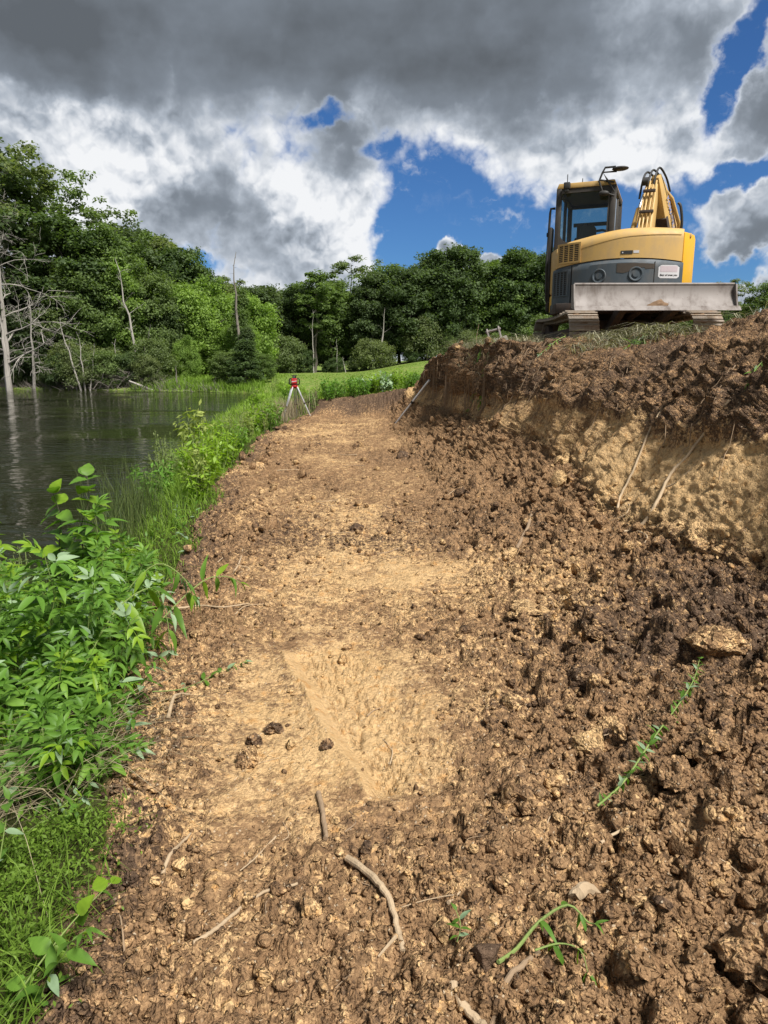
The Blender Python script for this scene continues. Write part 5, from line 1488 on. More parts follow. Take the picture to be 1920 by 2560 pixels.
for x, y, r, tv, dk, fl, lab in [
    (-0.483, 2.883, 0.045, 0, 0.75, 0.7, 'dark crumbly clod, uppermost of three on the pale clay left of the scrape'),
    (-0.551, 2.782, 0.042, 0, 0.8, 0.8, 'dark clod in the middle of three left of the scrape'),
    (-0.547, 2.626, 0.055, 0.3, 0.2, 0.8, 'rusty brown clod, lowest of three left of the scrape'),
    (-0.235, 2.70, 0.03, 0, 0.7, 0.7, 'dark clod sitting on the smooth scrape mark'),
    (1.66, 3.32, 0.150, 0.35, 0, 0.55, 'big pale cracked clay slab among the dark soil on the right'),
    (1.85, 3.10, 0.120, 0.3, 0, 0.6, 'tan clay block at the right edge below the big slab'),
    (1.00, 2.86, 0.115, 0.6, 0.1, 0.45, 'tilted cracked clay plate beside the uprooted weed'),
    (0.83, 2.60, 0.075, 0.8, 0, 0.7, 'orange clay lump left of the uprooted weed'),
    (0.959, 5.295, 0.085, 0.9, 0, 0.8, 'pale stone-like lump among broken shale on the slope'),
    (2.00, 7.80, 0.13, 1.0, 0, 0.9, 'pale clay lump stuck in the foot of the cut wall'),
    (1.78, 7.16, 0.12, 1.0, 0, 0.9, 'small pale clay lump lying just below the cut wall'),
    (0.901, 4.103, 0.16, 0.7, 0.1, 0.35, 'flat tan clay slab above the dark clods'),
    (1.20, 3.72, 0.12, 0, 0.7, 0.7, 'large dark sod clod with pale root threads'),
    (0.95, 3.15, 0.10, 0, 0.8, 0.8, 'dark crumbly clod left of the cracked plate'),
    (0.50, 2.32, 0.115, 0.2, 0.25, 0.75, 'big rounded brown clod in the lower middle'),
    (0.64, 2.42, 0.07, 0.5, 0.1, 0.8, 'brown clod right of the big rounded one'),
    (1.00, 1.55, 0.105, 0.15, 0.1, 0.7, 'big light brown clod at the lower right edge'),
    (1.06, 2.34, 0.085, 0.1, 0.3, 0.8, 'brown clod below the uprooted weed stem'),
    (1.27, 2.52, 0.10, 0.2, 0.4, 0.75, 'greyish brown clod right of the uprooted weed'),
    (-0.913, 2.98, 0.075, 0.2, 0.5, 0.75, 'brown clod with roots beside the leafy weeds'),
    (-0.93, 2.43, 0.085, 0.4, 0.2, 0.7, 'brown clod at the edge of the dry straw on the left'),
    (-0.27, 6.653, 0.09, 0, 0.9, 0.7, 'dark clod in the middle of the bench'),
    (0.334, 11.8, 0.15, 0, 0.9, 0.7, 'dark clod at the foot of the far spoil slope')]:
    z = gz(x, y)
    me = clod_mesh(4 if y < 4 else 3, int(x * 100) % 7, tv, dk)
    o = add('large_clod', me, loc=(x, y, z + r * fl * 0.35), rot=(rs.uniform(-.3, .3), rs.uniform(-.3, .3), rs.uniform(0, 6.28)), scale=(r, r, r * fl * 1.3))
    tag(o, lab, 'soil clod', 'large clods on the excavated ground')

# ------------------------------------------------------------------ roots and sticks
M_ROOT = bark_mat('pale_root', (0.20, 0.135, 0.078), (0.55, 0.42, 0.27))
M_ROOT2 = bark_mat('brown_root', (0.16, 0.105, 0.06), (0.34, 0.24, 0.15))
def smooth_path(pts, k=6):
    ps = [Vector(p) for p in pts]; out = []
    for i in range(len(ps) - 1):
        p0, p1, p2, p3 = ps[max(i - 1, 0)], ps[i], ps[i + 1], ps[min(i + 2, len(ps) - 1)]
        for j in range(k):
            t = j / k
            out.append(0.5 * ((2 * p1) + (-p0 + p2) * t + (2 * p0 - 5 * p1 + 4 * p2 - p3) * t * t + (-p0 + 3 * p1 - 3 * p2 + p3) * t ** 3))
    out.append(ps[-1])
    return out
rr_ = random.Random(31)
def root(xy, r, label, mat=M_ROOT, taper=0.45, lift=0.5, group='roots and sticks torn out of the soil', forks=(), name='torn_root', arch=0.0):
    p = [Vector((x, y, gz(x, y) + r * (1.0 + lift) * 0.55)) for x, y in xy]
    for i, q in enumerate(p):
        q.z += arch * math.sin(math.pi * i / (len(p) - 1))
    pts = smooth_path(p)
    for q in pts:
        q += Vector((rr_.uniform(-1, 1), rr_.uniform(-1, 1), rr_.uniform(-.6, 1))) * r * 0.22
    n = len(pts)
    mb = MB().tube(pts, [r * (1 - (1 - taper) * i / (n - 1)) * rr_.uniform(0.92, 1.08) for i in range(n)], 10)
    for f in forks:
        q = smooth_path([Vector((x, y, gz(x, y) + r * 0.8)) for x, y in f])
        mb.tube(q, [r * 0.55 * (1 - 0.6 * i / (len(q) - 1)) for i in range(len(q))], 6)
    o = mb.build(name, mat, None, fix=False)
    tag(o, label, 'root', group)
    return o
root([(-0.117, 2.023), (-0.037, 1.914), (0.012, 1.833), (0.035, 1.756), (0.052, 1.66)], 0.0125, 'thick pale forked root lying in the lower middle', taper=0.6, lift=1.0, forks=[[(0.046, 1.74), (0.017, 1.674), (-0.016, 1.634)]])
root([(-0.245, 2.388), (-0.221, 2.271), (-0.196, 2.121)], 0.010, 'short brown stick pointing at the end of the scrape', M_ROOT2, 0.8, 1.0)
root([(-0.53, 1.68), (-0.496, 1.709), (-0.464, 1.767), (-0.431, 1.833), (-0.366, 1.878), (-0.266, 1.904)], 0.0062, 'slender pale curved root in the lower left of the bench', taper=0.7, lift=0.8)
root([(-0.70, 1.95), (-0.688, 1.997), (-0.673, 2.083), (-0.661, 2.15)], 0.0075, 'short pale root near the green ground cover', lift=0.8)
root([(0.175, 1.52), (0.204, 1.473), (0.245, 1.42), (0.26, 1.36)], 0.0115, 'pale stick running out of the bottom edge of the picture', taper=0.9, lift=0.8)
root([(0.24, 1.37), (0.258, 1.431), (0.312, 1.522), (0.367, 1.57), (0.42, 1.64)], 0.0085, 'brown broken stick under the bent weed', M_ROOT2, 0.8, 0.8)
root([(0.562, 1.819), (0.60, 1.85), (0.65, 1.89)], 0.020, 'stubby cut root end beside the bent weed', taper=0.9, lift=0.6)
root([(1.86, 5.40), (1.996, 5.431), (2.121, 5.429), (2.312, 5.668), (2.447, 5.679), (2.667, 5.542)], 0.014, 'long crooked root running down the tan cut face on the right', M_ROOT, 0.8, 1.5, forks=[[(2.24, 5.55), (2.30, 5.50), (2.42, 5.47)], [(1.95, 5.42), (1.98, 5.2), (1.93, 5.1)]])
root([(2.00, 5.95), (2.058, 6.082), (2.197, 6.22), (2.367, 6.358), (2.5, 6.45)], 0.011, 'root hanging down the cut face left of the long one', M_ROOT, 0.7, 1.5, forks=[[(2.02, 6.0), (2.06, 5.85), (2.0, 5.75), (1.9, 5.8)]])
root([(1.08, 5.60), (1.116, 5.692), (1.291, 6.199), (1.403, 6.587)], 0.016, 'thick bent stick on the spoil slope above the shale', M_ROOT2, 0.8, 1.0, forks=[[(1.30, 6.25), (1.42, 6.15), (1.40, 5.85)]])
root([(-1.42, 4.40), (-1.381, 4.394), (-1.213, 4.452), (-1.038, 4.374), (-0.894, 4.506)], 0.010, 'pale root sticking out of the leafy weeds onto the bench', taper=0.35, lift=1.6)
root([(-1.146, 5.211), (-1.155, 5.484), (-1.231, 5.988)], 0.008, 'curved root on the bench edge near the grass', lift=1.2, forks=[[(-1.15, 5.35), (-1.05, 5.3), (-1.3, 5.1)]])
root([(-1.361, 5.277), (-1.331, 5.556), (-1.315, 5.937)], 0.006, 'thin root nearest the grass on the bench edge', lift=1.2)
root([(0.705, 2.042), (0.783, 2.099), (0.836, 2.086)], 0.006, 'curved pale root below the uprooted weed', lift=1.2, arch=0.02)
root([(0.657, 2.471), (0.691, 2.396)], 0.008, 'white root stub above the big rounded clod', lift=1.0)
root([(-0.37, 2.148), (-0.421, 2.05), (-0.461, 1.986)], 0.004, 'fine thread root left of the short brown stick', lift=1.0, forks=[[(-0.40, 2.1), (-0.33, 2.16), (-0.36, 2.24)]])
root([(0.19, 1.818), (0.231, 1.871)], 0.006, 'short pale root right of the forked root', lift=1.0)
root([(-0.959, 2.889), (-0.961, 3.023), (-0.926, 3.131)], 0.009, 'pale broken stem upright beside the rooty clod', lift=1.2, arch=0.03)
root([(0.55, 3.60), (0.60, 3.75), (0.72, 3.84)], 0.005, 'thin pale root on the dark sod clod', lift=2.0)
for k in range(46):
    Yk = rr_.uniform(1.5, 3.2) if k < 22 else rr_.uniform(3, 13)
    Xk = rr_.uniform(float(np.interp(Yk, ys, xc)) + 0.1, min(float(np.interp(Yk, ys, xf)), 0.5 * Yk + 0.2))
    a = rr_.uniform(0, 6.28) if k % 3 else R(55 + rr_.uniform(-15, 15)); L = rr_.uniform(0.06, 0.20) * (Yk / 2.2) ** 0.7
    b1 = rr_.uniform(-.5, .5)
    root([(Xk, Yk), (Xk + math.cos(a) * L * 0.5, Yk + math.sin(a) * L * 0.5), (Xk + math.cos(a + b1) * L, Yk + math.sin(a + b1) * L)], rr_.uniform(0.0016, 0.0035) * (Yk / 2.2) ** 0.6, 'thin root thread lying on the bare soil', rr_.choice([M_ROOT, M_ROOT2]), 0.5, 1.4, 'thin root threads on the bench', name='root_thread')
# roots hanging out of the topsoil along the cut wall
mb = MB()
for k in range(520):
    Yk = rr_.uniform(4.0, 17.0) if k > 260 else rr_.uniform(8.5, 17.0)
    i = int(np.searchsorted(ys, Yk)); i = min(i, NR - 1)
    t0 = rr_.uniform(9.0, 11.6)
    j = int(np.argmin(np.abs(seg_t - t0)))
    p = Vector(GRID[i, j]); pts = [p + Vector((-0.01, 0, 0.0))]
    L = rr_.uniform(0.12, 0.55); dy = rr_.gauss(0, 0.35) - 0.15
    n = 6
    for q in range(1, n):
        yy = Yk + dy * L * q / n + rr_.uniform(-.02, .02)
        xx = pts[-1].x - L / n * rr_.uniform(0.25, 0.7)
        zz = gz(xx, yy) + rr_.uniform(0.004, 0.05)
        pts.append(Vector((xx, yy, min(zz, pts[-1].z + 0.02))))
    mb.tube(pts, [max(0.0012, rr_.uniform(0.002, 0.006) * (1 - 0.7 * q / n)) for q in range(n)], 4, cap=False)
o = mb.build('hanging_roots', M_ROOT2, None, fix=False)
tag(o, 'mat of fine brown roots hanging from the cut topsoil', 'roots', kind='stuff')

# ------------------------------------------------------------------ grass
def blade_mesh(name, P, h, w, bend, az_, hue, levels=4):
    n = len(P); dirv = np.stack([np.cos(az_), np.sin(az_), np.zeros(n)], 1); sd2 = np.stack([-np.sin(az_), np.cos(az_), np.zeros(n)], 1)
    tw = rs.normal(size=n) * 0.9
    sd2 = sd2 * np.cos(tw)[:, None] + dirv * np.sin(tw)[:, None]
    Vv = np.zeros((n, levels, 2, 3))
    for k in range(levels):
        t = k / (levels - 1)
        c = P + dirv * (h * bend * t ** 1.9)[:, None] + np.array([0, 0, 1.0]) * (h * (t - 0.55 * np.minimum(bend, 1.6) * t ** 2.4))[:, None]
        ww = w * (1 - t) ** 0.7 + 0.0004 if k else w * 0.8
        Vv[:, k, 0] = c - sd2 * np.reshape(ww, (-1, 1)) * 0.5; Vv[:, k, 1] = c + sd2 * np.reshape(ww, (-1, 1)) * 0.5
    base = (np.arange(n) * levels * 2)[:, None]
    Fs = np.concatenate([base + np.array([2 * k, 2 * k + 1, 2 * k + 3, 2 * k + 2]) for k in range(levels - 1)], 1).reshape(-1, 4)
    me = np_mesh(name, Vv.reshape(-1, 3), Fs, True)
    set_attr(me, 'hue', np.repeat(hue, levels * 2))
    return me
L_GRASS = leaf_mat('grass_blades', (0.100, 0.185, 0.020), (0.280, 0.410, 0.060), (0.160, 0.26, 0.034), 0.45, 0.6, 0.25, 1.0)
L_STRAW = leaf_mat('dry_straw', (0.16, 0.12, 0.065), (0.36, 0.30, 0.18), (0.26, 0.21, 0.12), 0.2, 0.8)
L_TURF = leaf_mat('withered_turf', (0.13, 0.13, 0.075), (0.36, 0.33, 0.22), (0.24, 0.23, 0.14), 0.25, 0.8)
def bank_pts(n, ymin, ymax, power, lo=0.0, hi=1.0, edge=0.05):
    a = 1.0007 - power; u = rs.random(n)
    Yv = (ymin ** a + u * (ymax ** a - ymin ** a)) ** (1 / a)
    b0 = np.interp(Yv, ys, xb) - 0.1; c0 = np.interp(Yv, ys, xc) + edge
    f = lo + (hi - lo) * rs.random(n)
    return b0 + (c0 - b0) * f, Yv
# tall grass along the water
n = 26000
Xv, Yv = bank_pts(n, 4.8, 27, 0.9)
dens_ = perlin(np.stack([Xv * 1.3, Yv * 0.9, Xv * 0], 1), 3)
k = dens_ + 0.35 > rs.random(n) * 0.8
Xv, Yv = Xv[k], Yv[k]; n = len(Xv)
Zv = gzv(Xv, Yv)
edge = np.clip((np.interp(Yv, ys, xc) - Xv) / 0.5, 0.25, 1)
hh_ = (0.14 + 0.26 * rs.random(n) + 0.55 * np.clip(perlin(np.stack([Xv * 1.4, Yv * 1.0, Xv * 0], 1), 8) + 0.12, 0, 1)) * edge
hh_ = hh_ * (1 - 0.25 * ((Xv / Yv < -0.31) & (Yv < 11.5)))
me = blade_mesh('bank_grass', np.stack([Xv, Yv, Zv - 0.02], 1), hh_, 0.006 + 0.0009 * Yv ** 0.9 + 0 * hh_, 0.25 + 0.7 * rs.random(n) ** 1.5, rs.random(n) * 6.28, np.clip(0.72 + 0.6 * perlin(np.stack([Xv * 1.1, Yv * 0.6, Xv * 0], 1), 9) + rs.normal(size=n) * 0.2, 0, 1))
o = add('bank_grass', me, mat=L_GRASS); tag(o, 'bright green grass along the pond bank', 'grass', kind='stuff')
# short ground cover under the weeds in front
n = 15000
Xv, Yv = bank_pts(n, 1.1, 6.0, 1.0, 0.1, 1.0, 0.02)
Zv = gzv(Xv, Yv); cl_ = perlin(np.stack([Xv * 2.2, Yv * 2.2, Xv * 0], 1), 12)
bare = np.exp(-((Yv - 2.40) / 0.30) ** 2) * (Xv > -1.6)
k = (cl_ + 0.45 > rs.random(n) * 0.75) & (rs.random(n) > bare * 0.95)
Xv, Yv, Zv = Xv[k], Yv[k], Zv[k]; n = len(Xv)
me = blade_mesh('ground_cover', np.stack([Xv, Yv, Zv - 0.01], 1), 0.05 + 0.16 * rs.random(n), 0.0042 + 0.003 * rs.random(n), 0.4 + 0.9 * rs.random(n), rs.random(n) * 6.28, np.clip(0.3 + rs.normal(size=n) * 0.25, 0, 1))
o = add('ground_cover', me, mat=L_GRASS); tag(o, 'low grassy ground cover under the weeds on the left', 'ground cover', kind='stuff')
# small-leaved trailing ground cover at the lower left
n = 15000
Xv = -0.92 - 0.75 * rs.random(n) ** 0.8 + 0.10 * rs.normal(size=n); Yv = 1.2 + 1.05 * rs.random(n)
Xv = np.minimum(Xv, -0.74 - 0.10 * (Yv - 1.2) + 0.07 * rs.normal(size=n) + 0.06 * perlin(np.stack([Yv * 5, Yv * 0, Yv * 0], 1), 5)); Zv = gzv(Xv, Yv) + 0.005 + 0.17 * rs.random(n) * np.clip(0.6 + 1.2 * perlin(np.stack([Xv * 5, Yv * 5, Xv * 0], 1), 6), 0.15, 1.2)
V, F = cards(np.stack([Xv, Yv, Zv], 1), 0.017, np.array([0, 0, 1.1]), rs, 0.0, 0.42)
me = np_mesh('trailing_weed', V, F, False); set_attr(me, 'hue', np.repeat(np.clip(0.3 + rs.normal(size=n) * 0.25, 0, 1), 4))
o = add('trailing_weed', me, mat=L_GRASS); tag(o, 'mat of small-leaved trailing weed in the lower left corner', 'ground cover', kind='stuff')
# dry straw lying under the weeds
n = 420
Xv = rs.uniform(-1.9, -1.10, n); Yv = 2.22 + 0.50 * rs.random(n) + 0.25 * (Xv + 1.4); Zv = gzv(Xv, Yv)
me = blade_mesh('dry_straw', np.stack([Xv, Yv, Zv + 0.01 + 0.05 * rs.random(n)], 1), 0.18 + 0.35 * rs.random(n), 0.0028 + 0.002 * rs.random(n), 1.5 + 0.3 * rs.random(n), R(35) + rs.normal(size=n) * 0.5 + 3.14 * (rs.random(n) > 0.5), rs.random(n))
o = add('dry_straw', me, mat=L_STRAW); tag(o, 'dry straw lying on the soil between the weeds on the left', 'straw', kind='stuff')
# seeding straw-coloured grass round the tripod
n = 1500
Xv = -2.75 + 0.55 * rs.normal(size=n); Yv = 20.2 + 1.3 * rs.normal(size=n); Yv = np.clip(Yv, 16, 26); Zv = gzv(Xv, Yv)
k = Xv < np.interp(Yv, ys, xc) - 0.02; Xv, Yv, Zv = Xv[k], Yv[k], Zv[k]; n = len(Xv)
me = blade_mesh('seeding_grass', np.stack([Xv, Yv, Zv], 1), 0.45 + 0.5 * rs.random(n), 0.012 + 0 * Xv, 0.15 + 0.35 * rs.random(n), rs.random(n) * 6.28, rs.random(n))
o = add('seeding_grass', me, mat=L_STRAW); tag(o, 'straw-coloured seeding grass round the tripod', 'grass', kind='stuff')
# meadow grass: near sward and the tall fringe by the pond corner
n = 26000
Yv = 22.2 + 70 * rs.random(n) ** 2.0; Xv = rs.uniform(-0.30, 0.16, n) * Yv + rs.normal(size=n) * 0.4
Zv = far_z(Xv, Yv); gm = np.where(Yv < 29.5, gzv(Xv, np.minimum(Yv, 30)), Zv - 0.05)
k = (Zv > WATER_Z + 0.04) & ~((Yv < 23.2) & (Xv > 2)); Xv, Yv, Zv = Xv[k], Yv[k], gm[k]; n = len(Xv)
fr_ = np.clip(1.4 - (Xv + 0.16 * Yv) / 3.0, 0.35, 1.6)
me = blade_mesh('meadow_grass', np.stack([Xv, Yv, Zv - 0.02], 1), (0.16 + 0.22 * rs.random(n)) * fr_, 0.010 + 0.0011 * Yv, 0.2 + 0.6 * rs.random(n), rs.random(n) * 6.28, np.clip(0.55 + 0.4 * perlin(np.stack([Xv * 0.25, Yv * 0.12, Xv * 0], 1), 19) + rs.normal(size=n) * 0.2, 0, 1), 3)
o = add('meadow_grass', me, mat=L_GRASS); tag(o, 'light green meadow grass beyond the bench', 'grass', kind='stuff')
n = 3500
Xv = rs.uniform(-22, -10, n); Yv = np.interp(Xv, [-60, -36, -24, -16, -11, -8], [66, 65, 62.5, 60, 57, 52]) + rs.random(n) * 6 + 0.2; Zv = far_z(Xv, Yv)
me = blade_mesh('shore_grass', np.stack([Xv, Yv, Zv - 0.05], 1), 0.5 + 0.5 * rs.random(n), 0.07 + 0 * Xv, 0.2 + 0.5 * rs.random(n), rs.random(n) * 6.28, np.clip(0.6 + rs.normal(size=n) * 0.25, 0, 1), 3)
o = add('shore_grass', me, mat=L_GRASS); tag(o, 'bright grass strip on the far pond shore', 'grass', kind='stuff')
# withered turf torn up on the rim
spots = [(1.72, 14.6, 0.16, 0.8, 800), (1.95, 13.2, 0.14, 0.6, 520), (2.3, 11.9, 0.12, 0.4, 260), (3.0, 9.45, 0.26, 0.16, 450), (3.4, 9.1, 0.26, 0.16, 420), (4.75, 8.9, 0.30, 0.4, 500), (4.45, 8.35, 0.25, 0.3, 350), (2.75, 10.9, 0.12, 0.3, 160)]
VV = []; hu = []
for (cx, cy, sx, sy, m) in spots:
    Xv = cx + sx * rs.normal(size=m); Yv = cy + sy * rs.normal(size=m); Zv = gzv(Xv, Yv)
    VV.append(np.stack([Xv, Yv, Zv + 0.03 * rs.random(m) + 0.03 * np.exp(-((Xv - cx) / sx) ** 2 - ((Yv - cy) / sy) ** 2)], 1))
VV = np.concatenate(VV); n = len(VV)
me = blade_mesh('withered_turf', VV, 0.12 + 0.24 * rs.random(n), 0.008 + 0.006 * rs.random(n), 1.5 + 0.5 * rs.random(n), rs.random(n) * 6.28, rs.random(n))
o = add('withered_turf', me, mat=L_TURF); tag(o, 'withered grey-green turf torn up along the bank rim', 'turf', kind='stuff')

# ------------------------------------------------------------------ leafy weeds
def leaf_geo(L, W, curl=0.25, fold=0.18, n=6, tip=1.3, wav=0.0, tooth=0.0):
    V, F = [], []
    for k in range(n + 1):
        t = k / n
        w = W * (math.sin(math.pi * min(1, t ** 0.75)) ** 0.85) * (1 - 0.25 * t) if 0 < k < n else 0.001
        if k % 2: w *= 1 + tooth
        if k == n: w = 0.0008
        y = L * t; z = -curl * L * t * t
        wv = wav * math.sin(k * 2.2) * W
        V += [(-w / 2, y, z + fold * w + wv), (0, y, z), (w / 2, y, z + fold * w - wv)]
    for k in range(n):
        a = 3 * k
        F += [(a, a + 1, a + 4, a + 3), (a + 1, a + 2, a + 5, a + 4)]
    return np.array(V), np.array(F)
def combine(parts):
    Vs, Fs, o_ = [], [], 0
    for V, F in parts:
        Vs.append(V); Fs.append(F + o_); o_ += len(V)
    return np.concatenate(Vs), np.concatenate(Fs)
def xf(V, M_):
    return np.array([tuple(M_ @ Vector(v)) for v in V])
def rib(L, r, curl, n=5):
    """leaf stalk: thin square tube"""
    V, F = [], []
    for k in range(n + 1):
        t = k / n; y = L * t; z = -curl * L * t * t
        V += [(-r, y, z), (0, y, z + r), (r, y, z), (0, y, z - r)]
    for k in range(n):
        for q in range(4):
            F.append((4 * k + q, 4 * k + (q + 1) % 4, 4 * k + 4 + (q + 1) % 4, 4 * k + 4 + q))
    return np.array(V), np.array(F)
def compound(npair, L, W, curl, seed):
    rd_ = random.Random(seed); parts = [rib(1.0 - L * 0.8, 0.008, curl)]
    RL = 1.0 - L * 0.85
    for k in range(npair):
        t = 0.32 + 0.6 * k / max(1, npair - 1) if npair > 1 else 0.75
        for sx in (-1, 1):
            V, F = leaf_geo(L * rd_.uniform(0.8, 1.05), W * rd_.uniform(0.85, 1.1), 0.3, 0.2, 5)
            M_ = Matrix.Translation((0, RL * t, -curl * (RL * t) ** 2)) @ Matrix.Rotation(-sx * R(rd_.uniform(48, 68)), 4, 'Z') @ Matrix.Rotation(R(rd_.uniform(-15, 15)), 4, 'X') @ Matrix.Rotation(sx * R(rd_.uniform(0, 18)), 4, 'Y')
            parts.append((xf(V, M_), F))
    V, F = leaf_geo(L * 1.1, W * 1.1, 0.35, 0.2, 6)
    parts.append((xf(V, Matrix.Translation((0, RL * 0.96, -curl * RL ** 2)) @ Matrix.Rotation(R(-20), 4, 'X')), F))
    return combine(parts)
L_WEED = leaf_mat('weed_leaves', (0.070, 0.160, 0.022), (0.180, 0.310, 0.050), (0.120, 0.240, 0.040), 0.42, 0.5, 0.3, 1.03)
L_WEED2 = leaf_mat('weed_leaves_yellowish', (0.140, 0.250, 0.022), (0.25, 0.38, 0.045), (0.19, 0.31, 0.03), 0.42, 0.45, 0.3, 1.03)
L_PALE = leaf_mat('wilted_pale_leaves', (0.150, 0.250, 0.120), (0.26, 0.36, 0.20), (0.20, 0.30, 0.15), 0.25, 0.6, 0.3)
M_STEM = bark_mat('green_stem', (0.11, 0.17, 0.035), (0.24, 0.30, 0.09))
M_STEMD = bark_mat('dark_stem', (0.045, 0.04, 0.03), (0.10, 0.09, 0.05))
def lmesh(name, VF, mat, hue):
    me = np_mesh(name, VF[0], VF[1], True); set_attr(me, 'hue', np.clip(hue + 0.55 * perlin(VF[0] * 5.0 + hue * 9, 7) + 0.35 * perlin(VF[0] * 2.0 + 3 + hue * 9, 8), 0, 1)); me.materials.append(mat)
    return me
COMP = [lmesh('leaf', compound(2, 0.55, 0.20, 0.25, s), L_WEED, h_) for s, h_ in ((1, .2), (2, .4), (3, .6), (4, .8))] + [lmesh('leaf', compound(1, 0.62, 0.24, 0.35, s), L_WEED, h_) for s, h_ in ((5, .3), (6, .7))]
COMPY = [lmesh('leaf', compound(2, 0.52, 0.19, 0.2, s), L_WEED2, h_) for s, h_ in ((7, .3), (8, .7))]
COMPP = [lmesh('leaf', compound(1, 0.6, 0.22, 0.6, s), L_PALE, h_) for s, h_ in ((9, .4), (10, .7))]
LANCE = [lmesh('leaf', leaf_geo(1, 0.26, c, 0.2, 7), m, h_) for c, m, h_ in ((0.3, L_WEED, .3), (0.5, L_WEED, .6), (0.2, L_WEED2, .5), (0.8, L_WEED, .45))]
BROAD = [lmesh('leaf', leaf_geo(1, 0.80, c, 0.12, 16, wav=0.02, tooth=0.10), m, h_) for c, m, h_ in ((0.3, L_WEED, .3), (0.45, L_WEED, .55), (0.25, L_WEED2, .35))]
OVAL = [lmesh('leaf', leaf_geo(1, 0.42, c, 0.15, 5), m, h_) for c, m, h_ in ((0.3, L_WEED, .5), (0.2, L_PALE, .4), (0.4, L_WEED, .2))]
wr = random.Random(5)
def orient(d, nrm):
    d = d.normalized(); s_ = d.cross(nrm)
    if s_.length < 1e-4: s_ = d.orthogonal()
    s_.normalize(); u = s_.cross(d)
    return Matrix((s_, d, u)).transposed().to_euler()
def weed(x, y, h, lean, leaves, size, label, group, gap=0.085, name='leafy_weed', stem_r=0.005, mat=M_STEM, start=0.12, droop=0.25, path=None, cat='plant', skip=0.0, pair=2, z0=None, wob=0.035):
    z = (gz(x, y) if z0 is None else z0) - 0.01
    r = empty(name, (x, y, z))
    tag(r, label, cat, group)
    if path is None:
        n = 6; path = []
        for k in range(n + 1):
            t = k / n
            path.append(Vector((lean[0] * h * t ** 1.6 + wr.uniform(-1, 1) * wob * h * t, lean[1] * h * t ** 1.6 + wr.uniform(-1, 1) * wob * h * t, h * t * (1 - 0.22 * (abs(lean[0]) + abs(lean[1])) * t))))
    pts = smooth_path(path, 4)
    m = len(pts)
    MB().tube(pts, [max(0.0012, stem_r * (1 - 0.7 * i / (m - 1))) for i in range(m)], 6).build('stem', mat, r, fix=False)
    acc = 0; ph = wr.uniform(0, 6.28); tot = sum((pts[i + 1] - pts[i]).length for i in range(m - 1)); nxt = tot * start
    for i in range(m - 1):
        seg = (pts[i + 1] - pts[i]); L = seg.length
        while acc + L >= nxt:
            p = pts[i] + seg * ((nxt - acc) / max(L, 1e-6)); t = nxt / tot
            tdir = seg.normalized()
            for q in range(pair):
                if wr.random() < skip: continue
                a = ph + q * 2 * math.pi / max(pair, 1) + wr.uniform(-.35, .35)
                sidev = tdir.orthogonal().normalized(); sidev.rotate(Matrix.Rotation(a, 3, tdir))
                d = (sidev + tdir * wr.uniform(0.15, 0.75) + Vector((0, 0, -droop * wr.uniform(0, 1.4)))).normalized()
                s_ = size * (0.65 + 0.5 * math.sin(math.pi * min(1, 0.15 + 0.8 * t))) * wr.uniform(0.75, 1.2)
                add('leaf', wr.choice(leaves), r, loc=p, rot=orient(d, Vector((wr.uniform(-.4, .4), wr.uniform(-.4, .4), 1))), scale=s_)
            ph += 1.57
            nxt += gap * wr.uniform(0.8, 1.25)
        acc += L
    d = (pts[-1] - pts[-2]).normalized()
    for q in range(2 if pair else 0):
        add('leaf', wr.choice(leaves), r, loc=pts[-1], rot=orient((d + Vector((wr.uniform(-.7, .7), wr.uniform(-.7, .7), 0))), Vector((0.2, -0.3, 1))), scale=size * 0.7)
    return r
GW = 'leafy weeds crowding the near pond bank'
BIG = COMP * 3 + COMPY + COMPP
# front rank of the big weeds
for x, y, h, ln, sz, lab in [
    (-1.75, 3.55, 0.82, (0.05, -0.1), 0.26, 'tall pinnate-leaved weed at the left edge above the straw'),
    (-1.50, 3.35, 0.66, (0.15, -0.15), 0.20, 'pinnate-leaved weed in the front middle of the weed bank'),
    (-1.30, 3.25, 0.45, (0.25, -0.15), 0.17, 'front weed leaning towards the bench over the straw'),
    (-1.34, 3.60, 0.48, (0.35, -0.05), 0.17, 'weed leaning out over the bare soil beside the pale root'),
    (-1.66, 3.95, 0.62, (0.05, -0.05), 0.22, 'tall weed rising in the middle of the weed bank'),
    (-1.55, 4.25, 0.42, (0.2, 0.0), 0.18, 'weed with arching top at the right side of the weed bank'),
    (-1.95, 3.15, 0.70, (0.0, -0.2), 0.24, 'dark leafy weed at the left edge just above the dry straw'),
    (-1.72, 2.86, 0.46, (0.1, -0.15), 0.20, 'low dark weed at the left edge among the straw'),
    (-1.50, 2.95, 0.42, (0.2, -0.1), 0.19, 'low weed spreading over the straw'),
    (-1.90, 4.4, 0.78, (0.1, 0.0), 0.26, 'tallest pinnate weed left of the broad-leaved plant')]:
    weed(x, y, h, ln, BIG, sz * 0.8, lab, GW, 0.06)
